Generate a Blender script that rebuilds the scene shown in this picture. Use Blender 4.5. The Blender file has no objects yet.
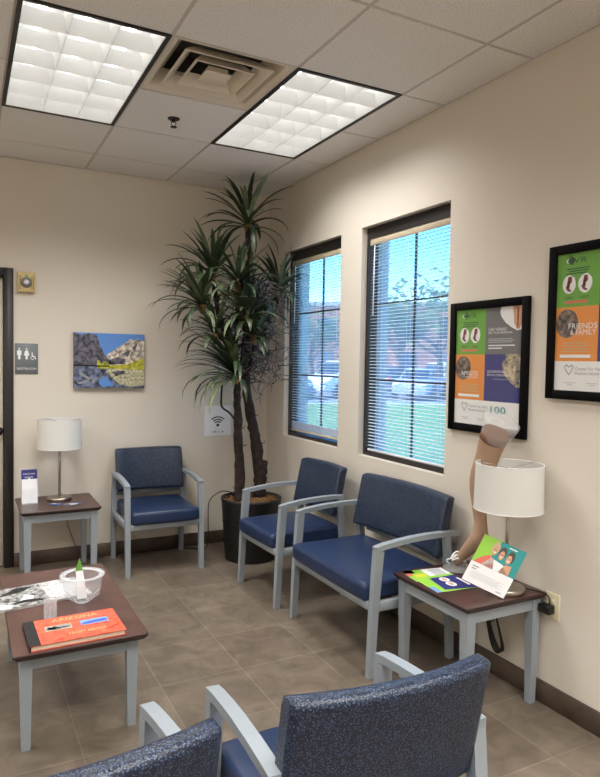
import bpy, bmesh, math, random
from mathutils import Vector, Matrix
random.seed(7)
PI = math.pi
S = bpy.context.scene
C = S.collection

# ------------------------------------------------------------------ materials
def lin(c):
    return tuple(((x/255)/12.92 if x/255 <= .04045 else ((x/255+.055)/1.055)**2.4) for x in c) + (1.0,)
MATS = {}
def mat(name, rgb, rough=.6, metal=0., noise=0., nscale=8., bump=0., bscale=60., spec=.5,
        rgb2=None, emit=None, trans=0., alpha=1., coat=0.):
    if name in MATS: return MATS[name]
    m = bpy.data.materials.new(name); m.use_nodes = True
    nt = m.node_tree; b = nt.nodes['Principled BSDF']
    b.inputs['Base Color'].default_value = lin(rgb)
    b.inputs['Roughness'].default_value = rough
    b.inputs['Metallic'].default_value = metal
    b.inputs['Specular IOR Level'].default_value = spec
    b.inputs['Transmission Weight'].default_value = trans
    b.inputs['Alpha'].default_value = alpha
    b.inputs['Coat Weight'].default_value = coat
    tc = nt.nodes.new('ShaderNodeTexCoord')
    if noise or rgb2:
        n = nt.nodes.new('ShaderNodeTexNoise'); n.inputs['Scale'].default_value = nscale
        n.inputs['Detail'].default_value = 6
        nt.links.new(tc.outputs['Object'], n.inputs['Vector'])
        r = nt.nodes.new('ShaderNodeValToRGB')
        c1 = lin(rgb)
        c2 = lin(rgb2) if rgb2 else tuple(max(0, x*(1-noise)) for x in c1[:3]) + (1,)
        r.color_ramp.elements[0].position = .35; r.color_ramp.elements[1].position = .65
        r.color_ramp.elements[0].color = c2; r.color_ramp.elements[1].color = c1
        nt.links.new(n.outputs['Fac'], r.inputs['Fac'])
        nt.links.new(r.outputs['Color'], b.inputs['Base Color'])
    if bump:
        n2 = nt.nodes.new('ShaderNodeTexNoise'); n2.inputs['Scale'].default_value = bscale
        n2.inputs['Detail'].default_value = 3
        nt.links.new(tc.outputs['Object'], n2.inputs['Vector'])
        bp = nt.nodes.new('ShaderNodeBump'); bp.inputs['Strength'].default_value = bump
        bp.inputs['Distance'].default_value = .01
        nt.links.new(n2.outputs['Fac'], bp.inputs['Height'])
        nt.links.new(bp.outputs['Normal'], b.inputs['Normal'])
    if emit:
        b.inputs['Emission Color'].default_value = lin(emit[0]); b.inputs['Emission Strength'].default_value = emit[1]
    MATS[name] = m
    return m

M_wall = mat('wall_paint', (219, 211, 199), rough=.85, bump=.12, bscale=180, spec=.25)
M_tile_ceiling = mat('acoustic_tile', (242, 240, 238), rough=.95, rgb2=(216, 213, 210), nscale=150, bump=.3, bscale=150, spec=.1)
M_grid = mat('ceiling_tbar', (196, 190, 184), rough=.6)
M_white_wall = mat('door_cream', (226, 219, 200), rough=.6)
M_bronze = mat('dark_bronze', (38, 34, 33), rough=.45)
M_grey = mat('grey_powder_coat', (146, 154, 161), rough=.42, spec=.5)
M_wood = mat('walnut_laminate', (80, 52, 46), rough=.32, rgb2=(62, 40, 36), nscale=14, spec=.5)
M_wood_edge = mat('dark_walnut_edge', (48, 26, 24), rough=.4)
M_coffee = mat('red_brown_laminate', (90, 62, 55), rough=.34, rgb2=(76, 51, 46), nscale=10, spec=.6)
M_black = mat('black_plastic', (18, 18, 18), rough=.45)
M_frame = mat('black_picture_frame', (9, 8, 9), rough=.8, spec=.12)
M_nickel = mat('brushed_nickel', (176, 168, 158), rough=.32, metal=1.)
M_shade = mat('lamp_shade_fabric', (240, 240, 238), rough=.9, bump=.1, bscale=300)
M_white = mat('white_paper', (240, 240, 242), rough=.6)
M_pot = mat('black_planter', (26, 25, 26), rough=.5)
M_soil = mat('bark_mulch', (150, 112, 66), rough=.95, rgb2=(74, 52, 30), nscale=70, bump=.8, bscale=80)
M_bark = mat('dark_bark', (58, 44, 40), rough=.9, rgb2=(28, 21, 20), nscale=22, bump=.8, bscale=60)
M_husk = mat('tan_husk', (178, 140, 84), rough=.85, rgb2=(104, 76, 46), nscale=60)
M_leaf = mat('dark_green_leaf', (60, 76, 46), rough=.42, rgb2=(30, 42, 28), nscale=6, spec=.5)
M_leaf2 = mat('pale_edged_leaf', (126, 136, 104), rough=.42, rgb2=(74, 90, 60), nscale=9, spec=.5)
M_twig = mat('grey_purple_twig', (140, 130, 136), rough=.8, rgb2=(62, 54, 60), nscale=30)
M_stocking = mat('tan_stocking', (176, 144, 120), rough=.75, bump=.05, bscale=400, spec=.3)
M_band = mat('brown_stocking_band', (132, 94, 70), rough=.8)
M_plastic = mat('clear_plastic', (238, 242, 245), rough=.12, trans=.85, spec=.5)
M_plastic_w = None
M_cream = mat('cream_plastic', (222, 214, 182), rough=.5)
M_alum = mat('blind_slat', (232, 234, 240), rough=.45)
M_valance = mat('beige_valance', (206, 192, 166), rough=.55)

# translucency on the shade
nt = M_shade.node_tree
tr = nt.nodes.new('ShaderNodeBsdfTranslucent'); tr.inputs['Color'].default_value = lin((240, 238, 232))
mx = nt.nodes.new('ShaderNodeMixShader'); mx.inputs['Fac'].default_value = .35
out = nt.nodes['Material Output']
nt.links.new(nt.nodes['Principled BSDF'].outputs[0], mx.inputs[1]); nt.links.new(tr.outputs[0], mx.inputs[2])
nt.links.new(mx.outputs[0], out.inputs['Surface'])
# translucency on blind slats (thin painted aluminium lets little through; leaves glow a little)

def thin_glass(name, tint, base=.05):
    m = bpy.data.materials.new(name); m.use_nodes = True; nt = m.node_tree
    nt.nodes.remove(nt.nodes['Principled BSDF'])
    t = nt.nodes.new('ShaderNodeBsdfTransparent'); t.inputs['Color'].default_value = tint
    g = nt.nodes.new('ShaderNodeBsdfGlossy'); g.inputs['Roughness'].default_value = .02
    lw = nt.nodes.new('ShaderNodeLayerWeight'); pw = nt.nodes.new('ShaderNodeMath'); pw.operation = 'POWER'; pw.inputs[1].default_value = 4
    f = nt.nodes.new('ShaderNodeMath'); f.operation = 'MULTIPLY_ADD'; f.inputs[1].default_value = .8; f.inputs[2].default_value = base
    nt.links.new(lw.outputs['Facing'], pw.inputs[0]); nt.links.new(pw.outputs[0], f.inputs[0])
    mx = nt.nodes.new('ShaderNodeMixShader')
    nt.links.new(f.outputs[0], mx.inputs[0]); nt.links.new(t.outputs[0], mx.inputs[1]); nt.links.new(g.outputs[0], mx.inputs[2])
    nt.links.new(mx.outputs[0], nt.nodes['Material Output'].inputs['Surface'])
    return m
M_glass = thin_glass('window_glass', (.84, .94, 1, 1))
# the bluish daylight haze over the outdoor view is mixed into the pane material
_n = M_glass.node_tree; _o = _n.nodes['Material Output']; _src = _o.inputs['Surface'].links[0].from_socket
_t = _n.nodes.new('ShaderNodeBsdfTranslucent'); _t.inputs['Color'].default_value = (.66, .74, 1, 1)
_m = _n.nodes.new('ShaderNodeMixShader'); _m.inputs[0].default_value = .30
_n.links.new(_src, _m.inputs[1]); _n.links.new(_t.outputs[0], _m.inputs[2]); _n.links.new(_m.outputs[0], _o.inputs['Surface'])
def thin_plastic(name, col, fac):
    m = bpy.data.materials.new(name); m.use_nodes = True; nt = m.node_tree
    b = nt.nodes['Principled BSDF']; b.inputs['Base Color'].default_value = lin(col); b.inputs['Roughness'].default_value = .15
    t = nt.nodes.new('ShaderNodeBsdfTransparent')
    mx = nt.nodes.new('ShaderNodeMixShader'); mx.inputs[0].default_value = fac
    nt.links.new(t.outputs[0], mx.inputs[1]); nt.links.new(b.outputs[0], mx.inputs[2])
    nt.links.new(mx.outputs[0], nt.nodes['Material Output'].inputs['Surface'])
    return m
M_clear = thin_plastic('clear_thin_plastic', (232, 236, 240), .26)
M_clear_rim = thin_plastic('clear_thick_plastic', (236, 240, 244), .34)

M_plastic_w = thin_plastic('milky_plastic', (226, 226, 226), .28)
def vinyl(name, dark, light, rough, scale, amount, bump):
    m = bpy.data.materials.new(name); m.use_nodes = True; nt = m.node_tree; b = nt.nodes['Principled BSDF']
    tc = nt.nodes.new('ShaderNodeTexCoord'); v = nt.nodes.new('ShaderNodeTexVoronoi')
    v.inputs['Scale'].default_value = scale; v.feature = 'F1'
    nt.links.new(tc.outputs['Object'], v.inputs['Vector'])
    r = nt.nodes.new('ShaderNodeValToRGB'); r.color_ramp.elements[0].position = amount; r.color_ramp.elements[1].position = amount + .2
    r.color_ramp.elements[0].color = lin(light); r.color_ramp.elements[1].color = lin(dark)
    nt.links.new(v.outputs['Distance'], r.inputs['Fac']); nt.links.new(r.outputs['Color'], b.inputs['Base Color'])
    b.inputs['Roughness'].default_value = rough
    bp = nt.nodes.new('ShaderNodeBump'); bp.inputs['Strength'].default_value = bump; bp.inputs['Distance'].default_value = .004
    bp.invert = True
    nt.links.new(v.outputs['Distance'], bp.inputs['Height']); nt.links.new(bp.outputs['Normal'], b.inputs['Normal'])
    return m
M_seat = mat('navy_seat_vinyl', (30, 47, 80), rough=.36, bump=.08, bscale=260, spec=.5)
M_back = vinyl('speckled_navy_back', (22, 31, 50), (74, 92, 122), .34, 210, .24, .3)

# floor tiles
def floor_mat():
    m = bpy.data.materials.new('floor_tile'); m.use_nodes = True; nt = m.node_tree; b = nt.nodes['Principled BSDF']
    tc = nt.nodes.new('ShaderNodeTexCoord'); mp = nt.nodes.new('ShaderNodeMapping')
    mp.inputs['Location'].default_value = (.287 + .405*20, .545 + .3955*30, 0)
    nt.links.new(tc.outputs['Object'], mp.inputs['Vector'])
    br = nt.nodes.new('ShaderNodeTexBrick'); br.offset = 0; br.squash = 1
    br.inputs['Scale'].default_value = 1; br.inputs['Brick Width'].default_value = .405; br.inputs['Row Height'].default_value = .3955
    br.inputs['Mortar Size'].default_value = .003; br.inputs['Mortar Smooth'].default_value = .2
    br.inputs['Color1'].default_value = lin((128, 116, 102)); br.inputs['Color2'].default_value = lin((116, 104, 92))
    br.inputs['Mortar'].default_value = lin((140, 128, 113))
    nt.links.new(mp.outputs[0], br.inputs['Vector'])
    n = nt.nodes.new('ShaderNodeTexNoise'); n.inputs['Scale'].default_value = 7; n.inputs['Detail'].default_value = 9; n.inputs['Distortion'].default_value = .9
    n.inputs['Roughness'].default_value = .65
    nt.links.new(tc.outputs['Object'], n.inputs['Vector'])
    r = nt.nodes.new('ShaderNodeValToRGB'); r.color_ramp.elements[0].position = .3; r.color_ramp.elements[1].position = .72
    r.color_ramp.elements[0].color = (.58, .57, .56, 1); r.color_ramp.elements[1].color = (1.12, 1.11, 1.1, 1)
    nt.links.new(n.outputs['Fac'], r.inputs['Fac'])
    mix = nt.nodes.new('ShaderNodeMix'); mix.data_type = 'RGBA'; mix.blend_type = 'MULTIPLY'; mix.inputs[0].default_value = 1
    nt.links.new(br.outputs['Color'], mix.inputs[6]); nt.links.new(r.outputs['Color'], mix.inputs[7])
    nt.links.new(mix.outputs[2], b.inputs['Base Color'])
    rr_ = nt.nodes.new('ShaderNodeMapRange'); rr_.inputs['To Min'].default_value = .28; rr_.inputs['To Max'].default_value = .45
    nt.links.new(n.outputs['Fac'], rr_.inputs['Value']); nt.links.new(rr_.outputs[0], b.inputs['Roughness'])
    bp = nt.nodes.new('ShaderNodeBump'); bp.inputs['Strength'].default_value = .15; bp.inputs['Distance'].default_value = .003; bp.invert = True
    nt.links.new(br.outputs['Fac'], bp.inputs['Height']); nt.links.new(bp.outputs['Normal'], b.inputs['Normal'])
    return m
M_floor = floor_mat()
M_base = mat('baseboard_tile', (88, 74, 62), rough=.5, rgb2=(66, 54, 46), nscale=7)

# ------------------------------------------------------------------ mesh builder
class MB:
    def __init__(s):
        s.bm = bmesh.new(); s.mats = []
    def mi(s, m):
        if m not in s.mats: s.mats.append(m)
        return s.mats.index(m)
    def face(s, vs, m, smooth=False):
        try: f = s.bm.faces.new(vs)
        except ValueError: return None
        f.material_index = s.mi(m); f.smooth = smooth
        return f
    def poly(s, pts, m, smooth=False):
        return s.face([s.bm.verts.new(p) for p in pts], m, smooth)
    def box(s, a, b, m, bevel=0, seg=2, mtx=None):
        x0, y0, z0 = a; x1, y1, z1 = b
        v = [Vector(p) for p in ((x0,y0,z0),(x1,y0,z0),(x1,y1,z0),(x0,y1,z0),(x0,y0,z1),(x1,y0,z1),(x1,y1,z1),(x0,y1,z1))]
        tmp = bmesh.new(); V = [tmp.verts.new(p) for p in v]
        for q in ((0,3,2,1),(4,5,6,7),(0,1,5,4),(1,2,6,5),(2,3,7,6),(3,0,4,7)): tmp.faces.new([V[i] for i in q])
        if bevel: bmesh.ops.bevel(tmp, geom=list(tmp.edges), offset=bevel, segments=seg, affect='EDGES', profile=.6)
        s.absorb(tmp, m, bool(bevel), mtx)
    def absorb(s, tmp, m, smooth, mtx=None):
        tmp.verts.ensure_lookup_table(); tmp.verts.index_update()
        nv = [s.bm.verts.new(mtx @ v.co if mtx else v.co) for v in tmp.verts]
        for f in tmp.faces: s.face([nv[v.index] for v in f.verts], m, smooth)
        tmp.free()
    def loft(s, rings, m, caps=True, smooth=True, closed=True):
        R = [[s.bm.verts.new(p) for p in r] for r in rings]
        n = len(R[0])
        for a, b in zip(R, R[1:]):
            for i in range(n if closed else n-1):
                j = (i+1) % n
                s.face([a[i], a[j], b[j], b[i]], m, smooth)
        if caps:
            s.face(R[0][::-1], m, False); s.face(R[-1], m, False)
    def tube(s, pts, r, m, n=8, caps=True, smooth=True, flat=1.):
        pts = [Vector(p) for p in pts]; rings = []
        rr = r if isinstance(r, (list, tuple)) else [r]*len(pts)
        t0 = (pts[1]-pts[0]).normalized()
        up = Vector((0,0,1)) if abs(t0.z) < .9 else Vector((1,0,0))
        u = t0.cross(up).normalized()
        for i, p in enumerate(pts):
            t = (pts[min(i+1, len(pts)-1)] - pts[max(i-1, 0)]).normalized()
            u = (u - t*u.dot(t)).normalized(); w = t.cross(u)
            rings.append([p + rr[i]*(math.cos(2*PI*k/n)*u + flat*math.sin(2*PI*k/n)*w) for k in range(n)])
        s.loft(rings, m, caps, smooth)
    def lathe(s, prof, m, n=32, c=(0,0,0), smooth=True, caps=True, mtx=None):
        rings = []
        for r, z in prof:
            ring = [Vector((c[0]+r*math.cos(2*PI*k/n), c[1]+r*math.sin(2*PI*k/n), c[2]+z)) for k in range(n)]
            rings.append([mtx @ p for p in ring] if mtx else ring)
        s.loft(rings, m, caps, smooth)
    def build(s, name, parent=None, world=False, auto=True):
        me = bpy.data.meshes.new(name)
        if world and parent:
            o = parent; off = Vector((0,0,0))
            while o: off += o.location; o = o.parent
            bmesh.ops.translate(s.bm, verts=list(s.bm.verts), vec=-off)
        bmesh.ops.recalc_face_normals(s.bm, faces=list(s.bm.faces)) if auto else None
        s.bm.to_mesh(me); s.bm.free()
        for m in s.mats: me.materials.append(m)
        o = bpy.data.objects.new(name, me); C.objects.link(o)
        if parent: o.parent = parent
        return o

def tag(o, label=None, cat=None, group=None, kind=None):
    if label: o['label'] = label
    if cat: o['category'] = cat
    if group: o['group'] = group
    if kind: o['kind'] = kind
    return o
def thing(name, label, cat, loc=(0,0,0), rz=0, group=None):
    o = bpy.data.objects.new(name, None); C.objects.link(o); o.empty_display_size = .1
    o.location = loc; o.rotation_euler = (0, 0, rz)
    return tag(o, label, cat, group)
def copy_tree(o, parent=None):
    c = o.copy(); C.objects.link(c); c.parent = parent
    for ch in list(o.children): copy_tree(ch, c)
    return c
def rr(w, h, r, n=4):
    """rounded rectangle outline, centred"""
    out = []
    for cx, cy, a0 in ((w/2-r, h/2-r, 0), (-w/2+r, h/2-r, PI/2), (-w/2+r, -h/2+r, PI), (w/2-r, -h/2+r, 1.5*PI)):
        for k in range(n+1):
            a = a0 + PI/2*k/n
            out.append((cx + r*math.cos(a), cy + r*math.sin(a)))
    return out

_tc = {}
def text_geo(txt):
    if txt not in _tc:
        cu = bpy.data.curves.new('t', 'FONT'); cu.body = txt; cu.size = 1; cu.resolution_u = 2
        o = bpy.data.objects.new('t', cu); C.objects.link(o)
        dg = bpy.context.evaluated_depsgraph_get(); me = bpy.data.meshes.new_from_object(o.evaluated_get(dg))
        vs = [tuple(v.co) for v in me.vertices]; fs = [tuple(p.vertices) for p in me.polygons]
        bpy.data.objects.remove(o); bpy.data.curves.remove(cu); bpy.data.meshes.remove(me)
        x0 = min(v[0] for v in vs); x1 = max(v[0] for v in vs); y0 = min(v[1] for v in vs); y1 = max(v[1] for v in vs)
        _tc[txt] = ([((v[0]-x0)/(x1-x0), (v[1]-y0)/(y1-y0)) for v in vs], fs, (x1-x0)/(y1-y0))
    return _tc[txt]

class Print:
    """a printed flat sheet: layered polygons on a plane with origin O, axes U, V, outward N"""
    def __init__(s, O, U, V, w=1, h=1):
        s.O, s.U, s.V = Vector(O), Vector(U).normalized()*w, Vector(V).normalized()*h
        s.N = Vector(U).cross(Vector(V)).normalized(); s.mb = MB(); s.l = 0
    def P(s, u, v): return s.O + s.U*u + s.V*v + s.N*s.l
    def up(s, d=.0003): s.l += d
    def poly(s, pts, m):
        f = s.mb.poly([s.P(*p) for p in pts], m)
    def rect(s, u0, v0, u1, v1, m): s.poly([(u0,v0),(u1,v0),(u1,v1),(u0,v1)], m)
    def blob(s, u, v, ru, rv, m, n=16, wob=0, rot=0):
        pts = []
        for k in range(n):
            a = 2*PI*k/n; q = 1 + (random.uniform(-wob, wob) if wob else 0)
            x, y = ru*q*math.cos(a), rv*q*math.sin(a)
            pts.append((u + x*math.cos(rot)-y*math.sin(rot), v + x*math.sin(rot)+y*math.cos(rot)))
        s.poly(pts, m)
    def text(s, t, u0, v0, u1, v1, m):
        vs, fs, _ = text_geo(t)
        V = [s.mb.bm.verts.new(s.P(u0+(u1-u0)*a, v0+(v1-v0)*b)) for a, b in vs]
        for f in fs: s.mb.face([V[i] for i in f], m)
    def build(s, name, parent=None, world=True):
        return s.mb.build(name, parent, world, auto=False)

def ink(name, rgb, rough=.5): return mat('ink_'+name, rgb, rough=rough)
I = {k: ink(k, v) for k, v in dict(white=(240,240,240), black=(24,24,28), green=(108,170,66), dkgreen=(40,86,50), grey=(112,112,114),
     orange=(232,146,62), navy=(44,46,122), teal=(40,150,150), coral=(222,110,92), skin=(214,160,128), skin2=(176,112,84), maroon=(120,52,66),
     photo=(78,70,66), photo2=(118,104,98), sky=(92,142,214), skypale=(160,194,236), lgrey=(196,198,202), midgrey=(150,152,156), lime=(150,206,70),
     yellow=(214,206,62), blue=(60,90,180), lblue=(120,160,220), lav=(180,170,200), red=(206,60,40), tan=(200,178,140)).items()}
I['cover'] = mat('ink_orange_red_cover', (222, 112, 82), rough=.35, rgb2=(196, 74, 54), nscale=45)
I['bw'] = mat('ink_bw_photo', (190, 190, 188), rough=.35, rgb2=(50, 50, 52), nscale=55)
I['bw2'] = mat('ink_bw_photo_pale', (222, 222, 220), rough=.35, rgb2=(150, 150, 150), nscale=30)
I['rockd'] = mat('ink_dark_rock', (118, 114, 128), rough=.6, rgb2=(40, 38, 54), nscale=38)
I['rock'] = mat('ink_pale_rock', (240, 228, 206), rough=.6, rgb2=(120, 112, 112), nscale=34)
I['refl'] = mat('ink_water_dark', (128, 140, 170), rough=.6, rgb2=(34, 36, 52), nscale=26)
I['reflp'] = mat('ink_water_pale', (222, 214, 176), rough=.6, rgb2=(130, 132, 110), nscale=60)
I['grass'] = mat('ink_yellow_meadow', (214, 206, 66), rough=.6, rgb2=(120, 132, 40), nscale=40)
I['crowd'] = mat('ink_people_photo', (150, 128, 116), rough=.5, rgb2=(44, 38, 40), nscale=45)
I['mosaic'] = mat('ink_mixed_photo', (214, 196, 160), rough=.5, rgb2=(60, 66, 88), nscale=45)

# ------------------------------------------------------------------ room shell
H = 2.907
GX, GY, G = -.284, -1.009, .61
XL, YB = -5.77, -8.0          # left wall, wall behind
W1 = (-1.178, -.325, .916, 2.392)
W2 = (-2.298, -1.438, .908, 2.392)
TH = .22

mb = MB(); mb.poly([(XL, YB, 0), (0, YB, 0), (0, .15, 0), (XL, .15, 0)], M_floor)
tag(mb.build('floor'), kind='structure')

# right wall with the two window holes
def wall_x(x, y0, y1, z0, z1, holes, thick, m):
    mb = MB(); ys = sorted({y0, y1, *[h[0] for h in holes], *[h[1] for h in holes]}); zs = sorted({z0, z1, *[h[2] for h in holes], *[h[3] for h in holes]})
    for a, b in zip(ys, ys[1:]):
        for c, d in zip(zs, zs[1:]):
            ym, zm = (a+b)/2, (c+d)/2
            if any(h[0] < ym < h[1] and h[2] < zm < h[3] for h in holes): continue
            for X in (x, x+thick): mb.poly([(X, a, c), (X, b, c), (X, b, d), (X, a, d)], m)
    for h in holes:
        a, b, c, d = h; e = x+thick
        mb.poly([(x,a,c),(x,b,c),(e,b,c),(e,a,c)], m); mb.poly([(x,a,d),(x,b,d),(e,b,d),(e,a,d)], m)
        mb.poly([(x,a,c),(x,a,d),(e,a,d),(e,a,c)], m); mb.poly([(x,b,c),(x,b,d),(e,b,d),(e,b,c)], m)
    return mb
tag(wall_x(0, YB, 0, 0, H+.25, [W1, W2], TH, M_wall).build('wall_right'), kind='structure')

# back wall with the door opening
DX0, DX1, DZ = -3.02, -2.05, 2.08
mb = MB()
for x0, x1, z0, z1 in ((XL, DX0, 0, H), (DX0, DX1, DZ, H), (DX1, 0, 0, H)):
    mb.poly([(x0, 0, z0), (x1, 0, z0), (x1, 0, z1), (x0, 0, z1)], M_wall)
mb.poly([(XL, .15, 0), (TH, .15, 0), (TH, .15, H+.25), (XL, .15, H+.25)], M_wall)
for x in (DX0, DX1): mb.poly([(x, 0, 0), (x, .15, 0), (x, .15, DZ), (x, 0, DZ)], M_wall)
mb.poly([(DX0, 0, DZ), (DX1, 0, DZ), (DX1, .15, DZ), (DX0, .15, DZ)], M_wall)
tag(mb.build('wall_back'), kind='structure')
mb = MB(); mb.box((XL-.15, YB, 0), (XL, 0, H+.25), M_wall); tag(mb.build('wall_left'), kind='structure')
mb = MB(); mb.box((XL, YB-.15, 0), (TH, YB, H+.25), M_wall); tag(mb.build('wall_front'), kind='structure')
mb = MB(); mb.box((XL-.2, YB-.2, H+.25), (TH+.25, .2, H+.45), M_wall); tag(mb.build('roof'), kind='structure')  # unseen slab above the ceiling, put in to block the sun

# door: frame + leaf + knob
door = thing('door_1', None, None, (-2.535, 0, 0)); door['kind'] = 'structure'
mb = MB()
for a, b in (((DX1-.003, -.012, 0), (-1.990, .06, 2.14)), ((-3.08, -.012, 0), (DX0+.003, .06, 2.14)), ((DX0+.003, -.0115, DZ-.003), (DX1-.003, .06, 2.139))):
    mb.box(a, b, M_bronze, .003, 1)
mb.build('door_frame', door, True)
mb = MB(); mb.box((DX0+.006, .03, .008), (DX1-.006, .074, DZ-.006), M_white_wall, .002, 1); leaf_ = mb.build('door_leaf', door, True)
mb = MB()
kx = -2.088
mt = Matrix.Translation((kx, .03, .985)) @ Matrix.Rotation(PI/2, 4, 'X')
mb.lathe([(.031, 0), (.031, .008), (.012, .012), (.011, .035), (.024, .042), (.028, .052), (.022, .062), (.004, .066)], M_black, 20, mtx=mt)
mb.build('door_knob', leaf_, True)

# baseboards
def baseboard(name, a, b): 
    mb = MB(); mb.box(a, b, M_base, .002, 1); tag(mb.build(name), kind='structure')
baseboard('baseboard_back', (-1.989, -.012, 0), (-.012, 0, .101))
baseboard('baseboard_right', (-.012, YB, 0), (0, 0, .101))
baseboard('baseboard_back.001', (XL, -.012, 0), (-3.081, 0, .101))

# ceiling: tiles with fixtures' cells left open
LC = [(GX-G, GX), (GX-3*G, GX-2*G), (GX-6*G, GX-5*G), (GX-8*G, GX-7*G)]          # fixture columns; the two leftmost are unseen, added to brighten the room
LR = [(GY-2*G, GY), (GY-7*G, GY-5*G), (GY-11*G, GY-9*G)]                        # fixture rows; those out of view are mostly added for room brightness
VX, VY = (GX-2*G, GX-G), (GY-2*G, GY-G)
holes = [(a, b, c, d) for (a, b) in LC for (c, d) in LR] + [(*VX, *VY)]
xs = sorted({0, XL} | {GX-G*k for k in range(0, 9)}); ys = sorted({0, YB} | {GY+G} | {GY-G*k for k in range(0, 12) if GY-G*k > YB})
mb = MB(); gb = MB()
for a, b in zip(xs, xs[1:]):
    for c, d in zip(ys, ys[1:]):
        xm, ym = (a+b)/2, (c+d)/2
        if any(h[0] < xm < h[1] and h[2] < ym < h[3] for h in holes): continue
        e = .009
        # tegular tile: face hangs just below the grid, with a small chamfer
        A = [(a+e, c+e), (b-e, c+e), (b-e, d-e), (a+e, d-e)]; t = .004
        mb.poly([(x, y, H) for x, y in A][::-1], M_tile_ceiling)
        for i in range(4):
            p, q = A[i], A[(i+1) % 4]
            mb.poly([(p[0], p[1], H), (q[0], q[1], H), (q[0], q[1], H+.008), (p[0], p[1], H+.008)], M_tile_ceiling)
mb.poly([(XL, YB, H+.24), (TH, YB, H+.24), (TH, 0, H+.24), (XL, 0, H+.24)], M_wall)
ceil = tag(mb.build('ceiling'), kind='structure')
for x in xs[1:-1]:
    for c, d in zip(ys, ys[1:]):
        if any(h[0]+.05 < x < h[1]-.05 and h[2] < (c+d)/2 < h[3] for h in holes): continue
        gb.box((x-.012, c, H+.003), (x+.012, d, H+.012), M_grid)
for y in ys[1:-1]:
    for a, b in zip(xs, xs[1:]):
        if any(h[2]+.05 < y < h[3]-.05 and h[0] < (a+b)/2 < h[1] for h in holes): continue
        gb.box((a, y-.012, H+.0035), (b, y+.012, H+.0125), M_grid)
for x, y0, y1 in ((-.010, YB, 0),): gb.box((x, y0, H+.0028), (0, y1, H+.01), M_grid)
gb.box((XL, -.010, H+.0028), (0, 0, H+.01), M_grid)
gb.build('ceiling_grid', ceil)

# ------------------------------------------------------------------ windows
def window(n, w):
    y0, y1, z0, z1 = w; ym = (y0+y1)/2
    root = thing('window_%d' % n, None, None, (.06, ym, z0)); root['kind'] = 'structure'
    mb = MB(); f = .028; ft = .075; a, b = .042, .135
    mb.box((a, y0+.001, z0+.001), (b, y0+f, z1-.001), M_bronze); mb.box((a, y1-f, z0+.001), (b, y1-.001, z1-.001), M_bronze)
    mb.box((a, y0+f, z0+.001), (b, y1-f, z0+f), M_bronze); mb.box((a, y0+f, z1-ft), (b, y1-f, z1-.001), M_bronze)
    mb.build('window_frame', root, True)
    mb = MB(); t = .0055
    mb.box((.104, ym-t, z0+f), (.118, ym+t, z1-ft), M_bronze)
    for k in (1, 2):
        z = z0 + (z1-z0)*k/3; mb.box((.105, y0+f, z-t), (.117, y1-f, z+t), M_bronze)
    mb.build('muntin', root, True)
    mb = MB(); mb.poly([(.111, y0+f, z0+f), (.111, y1-f, z0+f), (.111, y1-f, z1-f), (.111, y0+f, z1-f)], M_glass); mb.build('pane', root, True)
window(1, W1); window(2, W2)

def blind(w, label, bunch):
    y0, y1, z0, z1 = w; y0 += .034; y1 -= .034
    root = thing('window_blind', label, 'blind', (.06, (y0+y1)/2, z0+.03), 0, 'white mini blinds in the two windows')
    mb = MB(); zt = z1 - .070
    mb.box((.046, y0-.004, zt-.045), (.052, y1+.004, zt+.006), M_valance, .0015, 1)
    mb.box((.052, y0, zt-.025), (.078, y1, zt), M_alum); mb.build('head_rail', root, True)
    mb = MB(); z = zt - .055; zb = z0 + .045 + (.012 if bunch else 0)
    def slat(z, tilt):
        n = 3; top = []
        for k in range(n+1):
            s_ = (k/n - .5)*.0225; cr = .0018*(1-(2*k/n-1)**2)
            top.append((.066 + s_*math.cos(tilt), z + s_*math.sin(tilt) + cr))
        up = [[mb.bm.verts.new((x, y, zz)) for y in (y0, y1)] for x, zz in top]
        dn = [[mb.bm.verts.new((x, y, zz-.0006)) for y in (y0, y1)] for x, zz in top]
        for L in (up, dn):
            for p, q in zip(L, L[1:]): mb.face([p[0], p[1], q[1], q[0]], M_alum, True)
        for i in (0, n): mb.face([up[i][0], up[i][1], dn[i][1], dn[i][0]], M_alum)
    while z > zb + (.075 if bunch else .01):
        slat(z, math.radians(5)); z -= .0212
    if bunch:
        z -= .004
        while z > zb + .006: slat(z, math.radians(1)); z -= .006
    mb.build('slats', root, True)
    mb = MB(); mb.box((.052, y0, zb-.016), (.078, y1, zb), M_valance if bunch else M_alum, .003, 1); mb.build('bottom_rail', root, True)
    mb = MB()
    for f in (.12, .5, .88):
        y = y0 + (y1-y0)*f
        for x in (.0525, .0795): mb.tube([(x, y, zt-.03), (x, y, zb)], .0006, M_alum, 4)
    mb.build('ladder_cord', root, True)
    mb = MB(); y = y1-.05; mb.tube([(.045, y, zt-.05), (.041, y, zt-.5)], .0035, M_white, 6); mb.build('tilt_wand', root, True)
blind(W1, 'white mini blind in the window nearest the potted tree, lowest slats bunched at the sill', True)
blind(W2, 'white mini blind in the window behind the bench, beside the four-colour poster', False)

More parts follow.
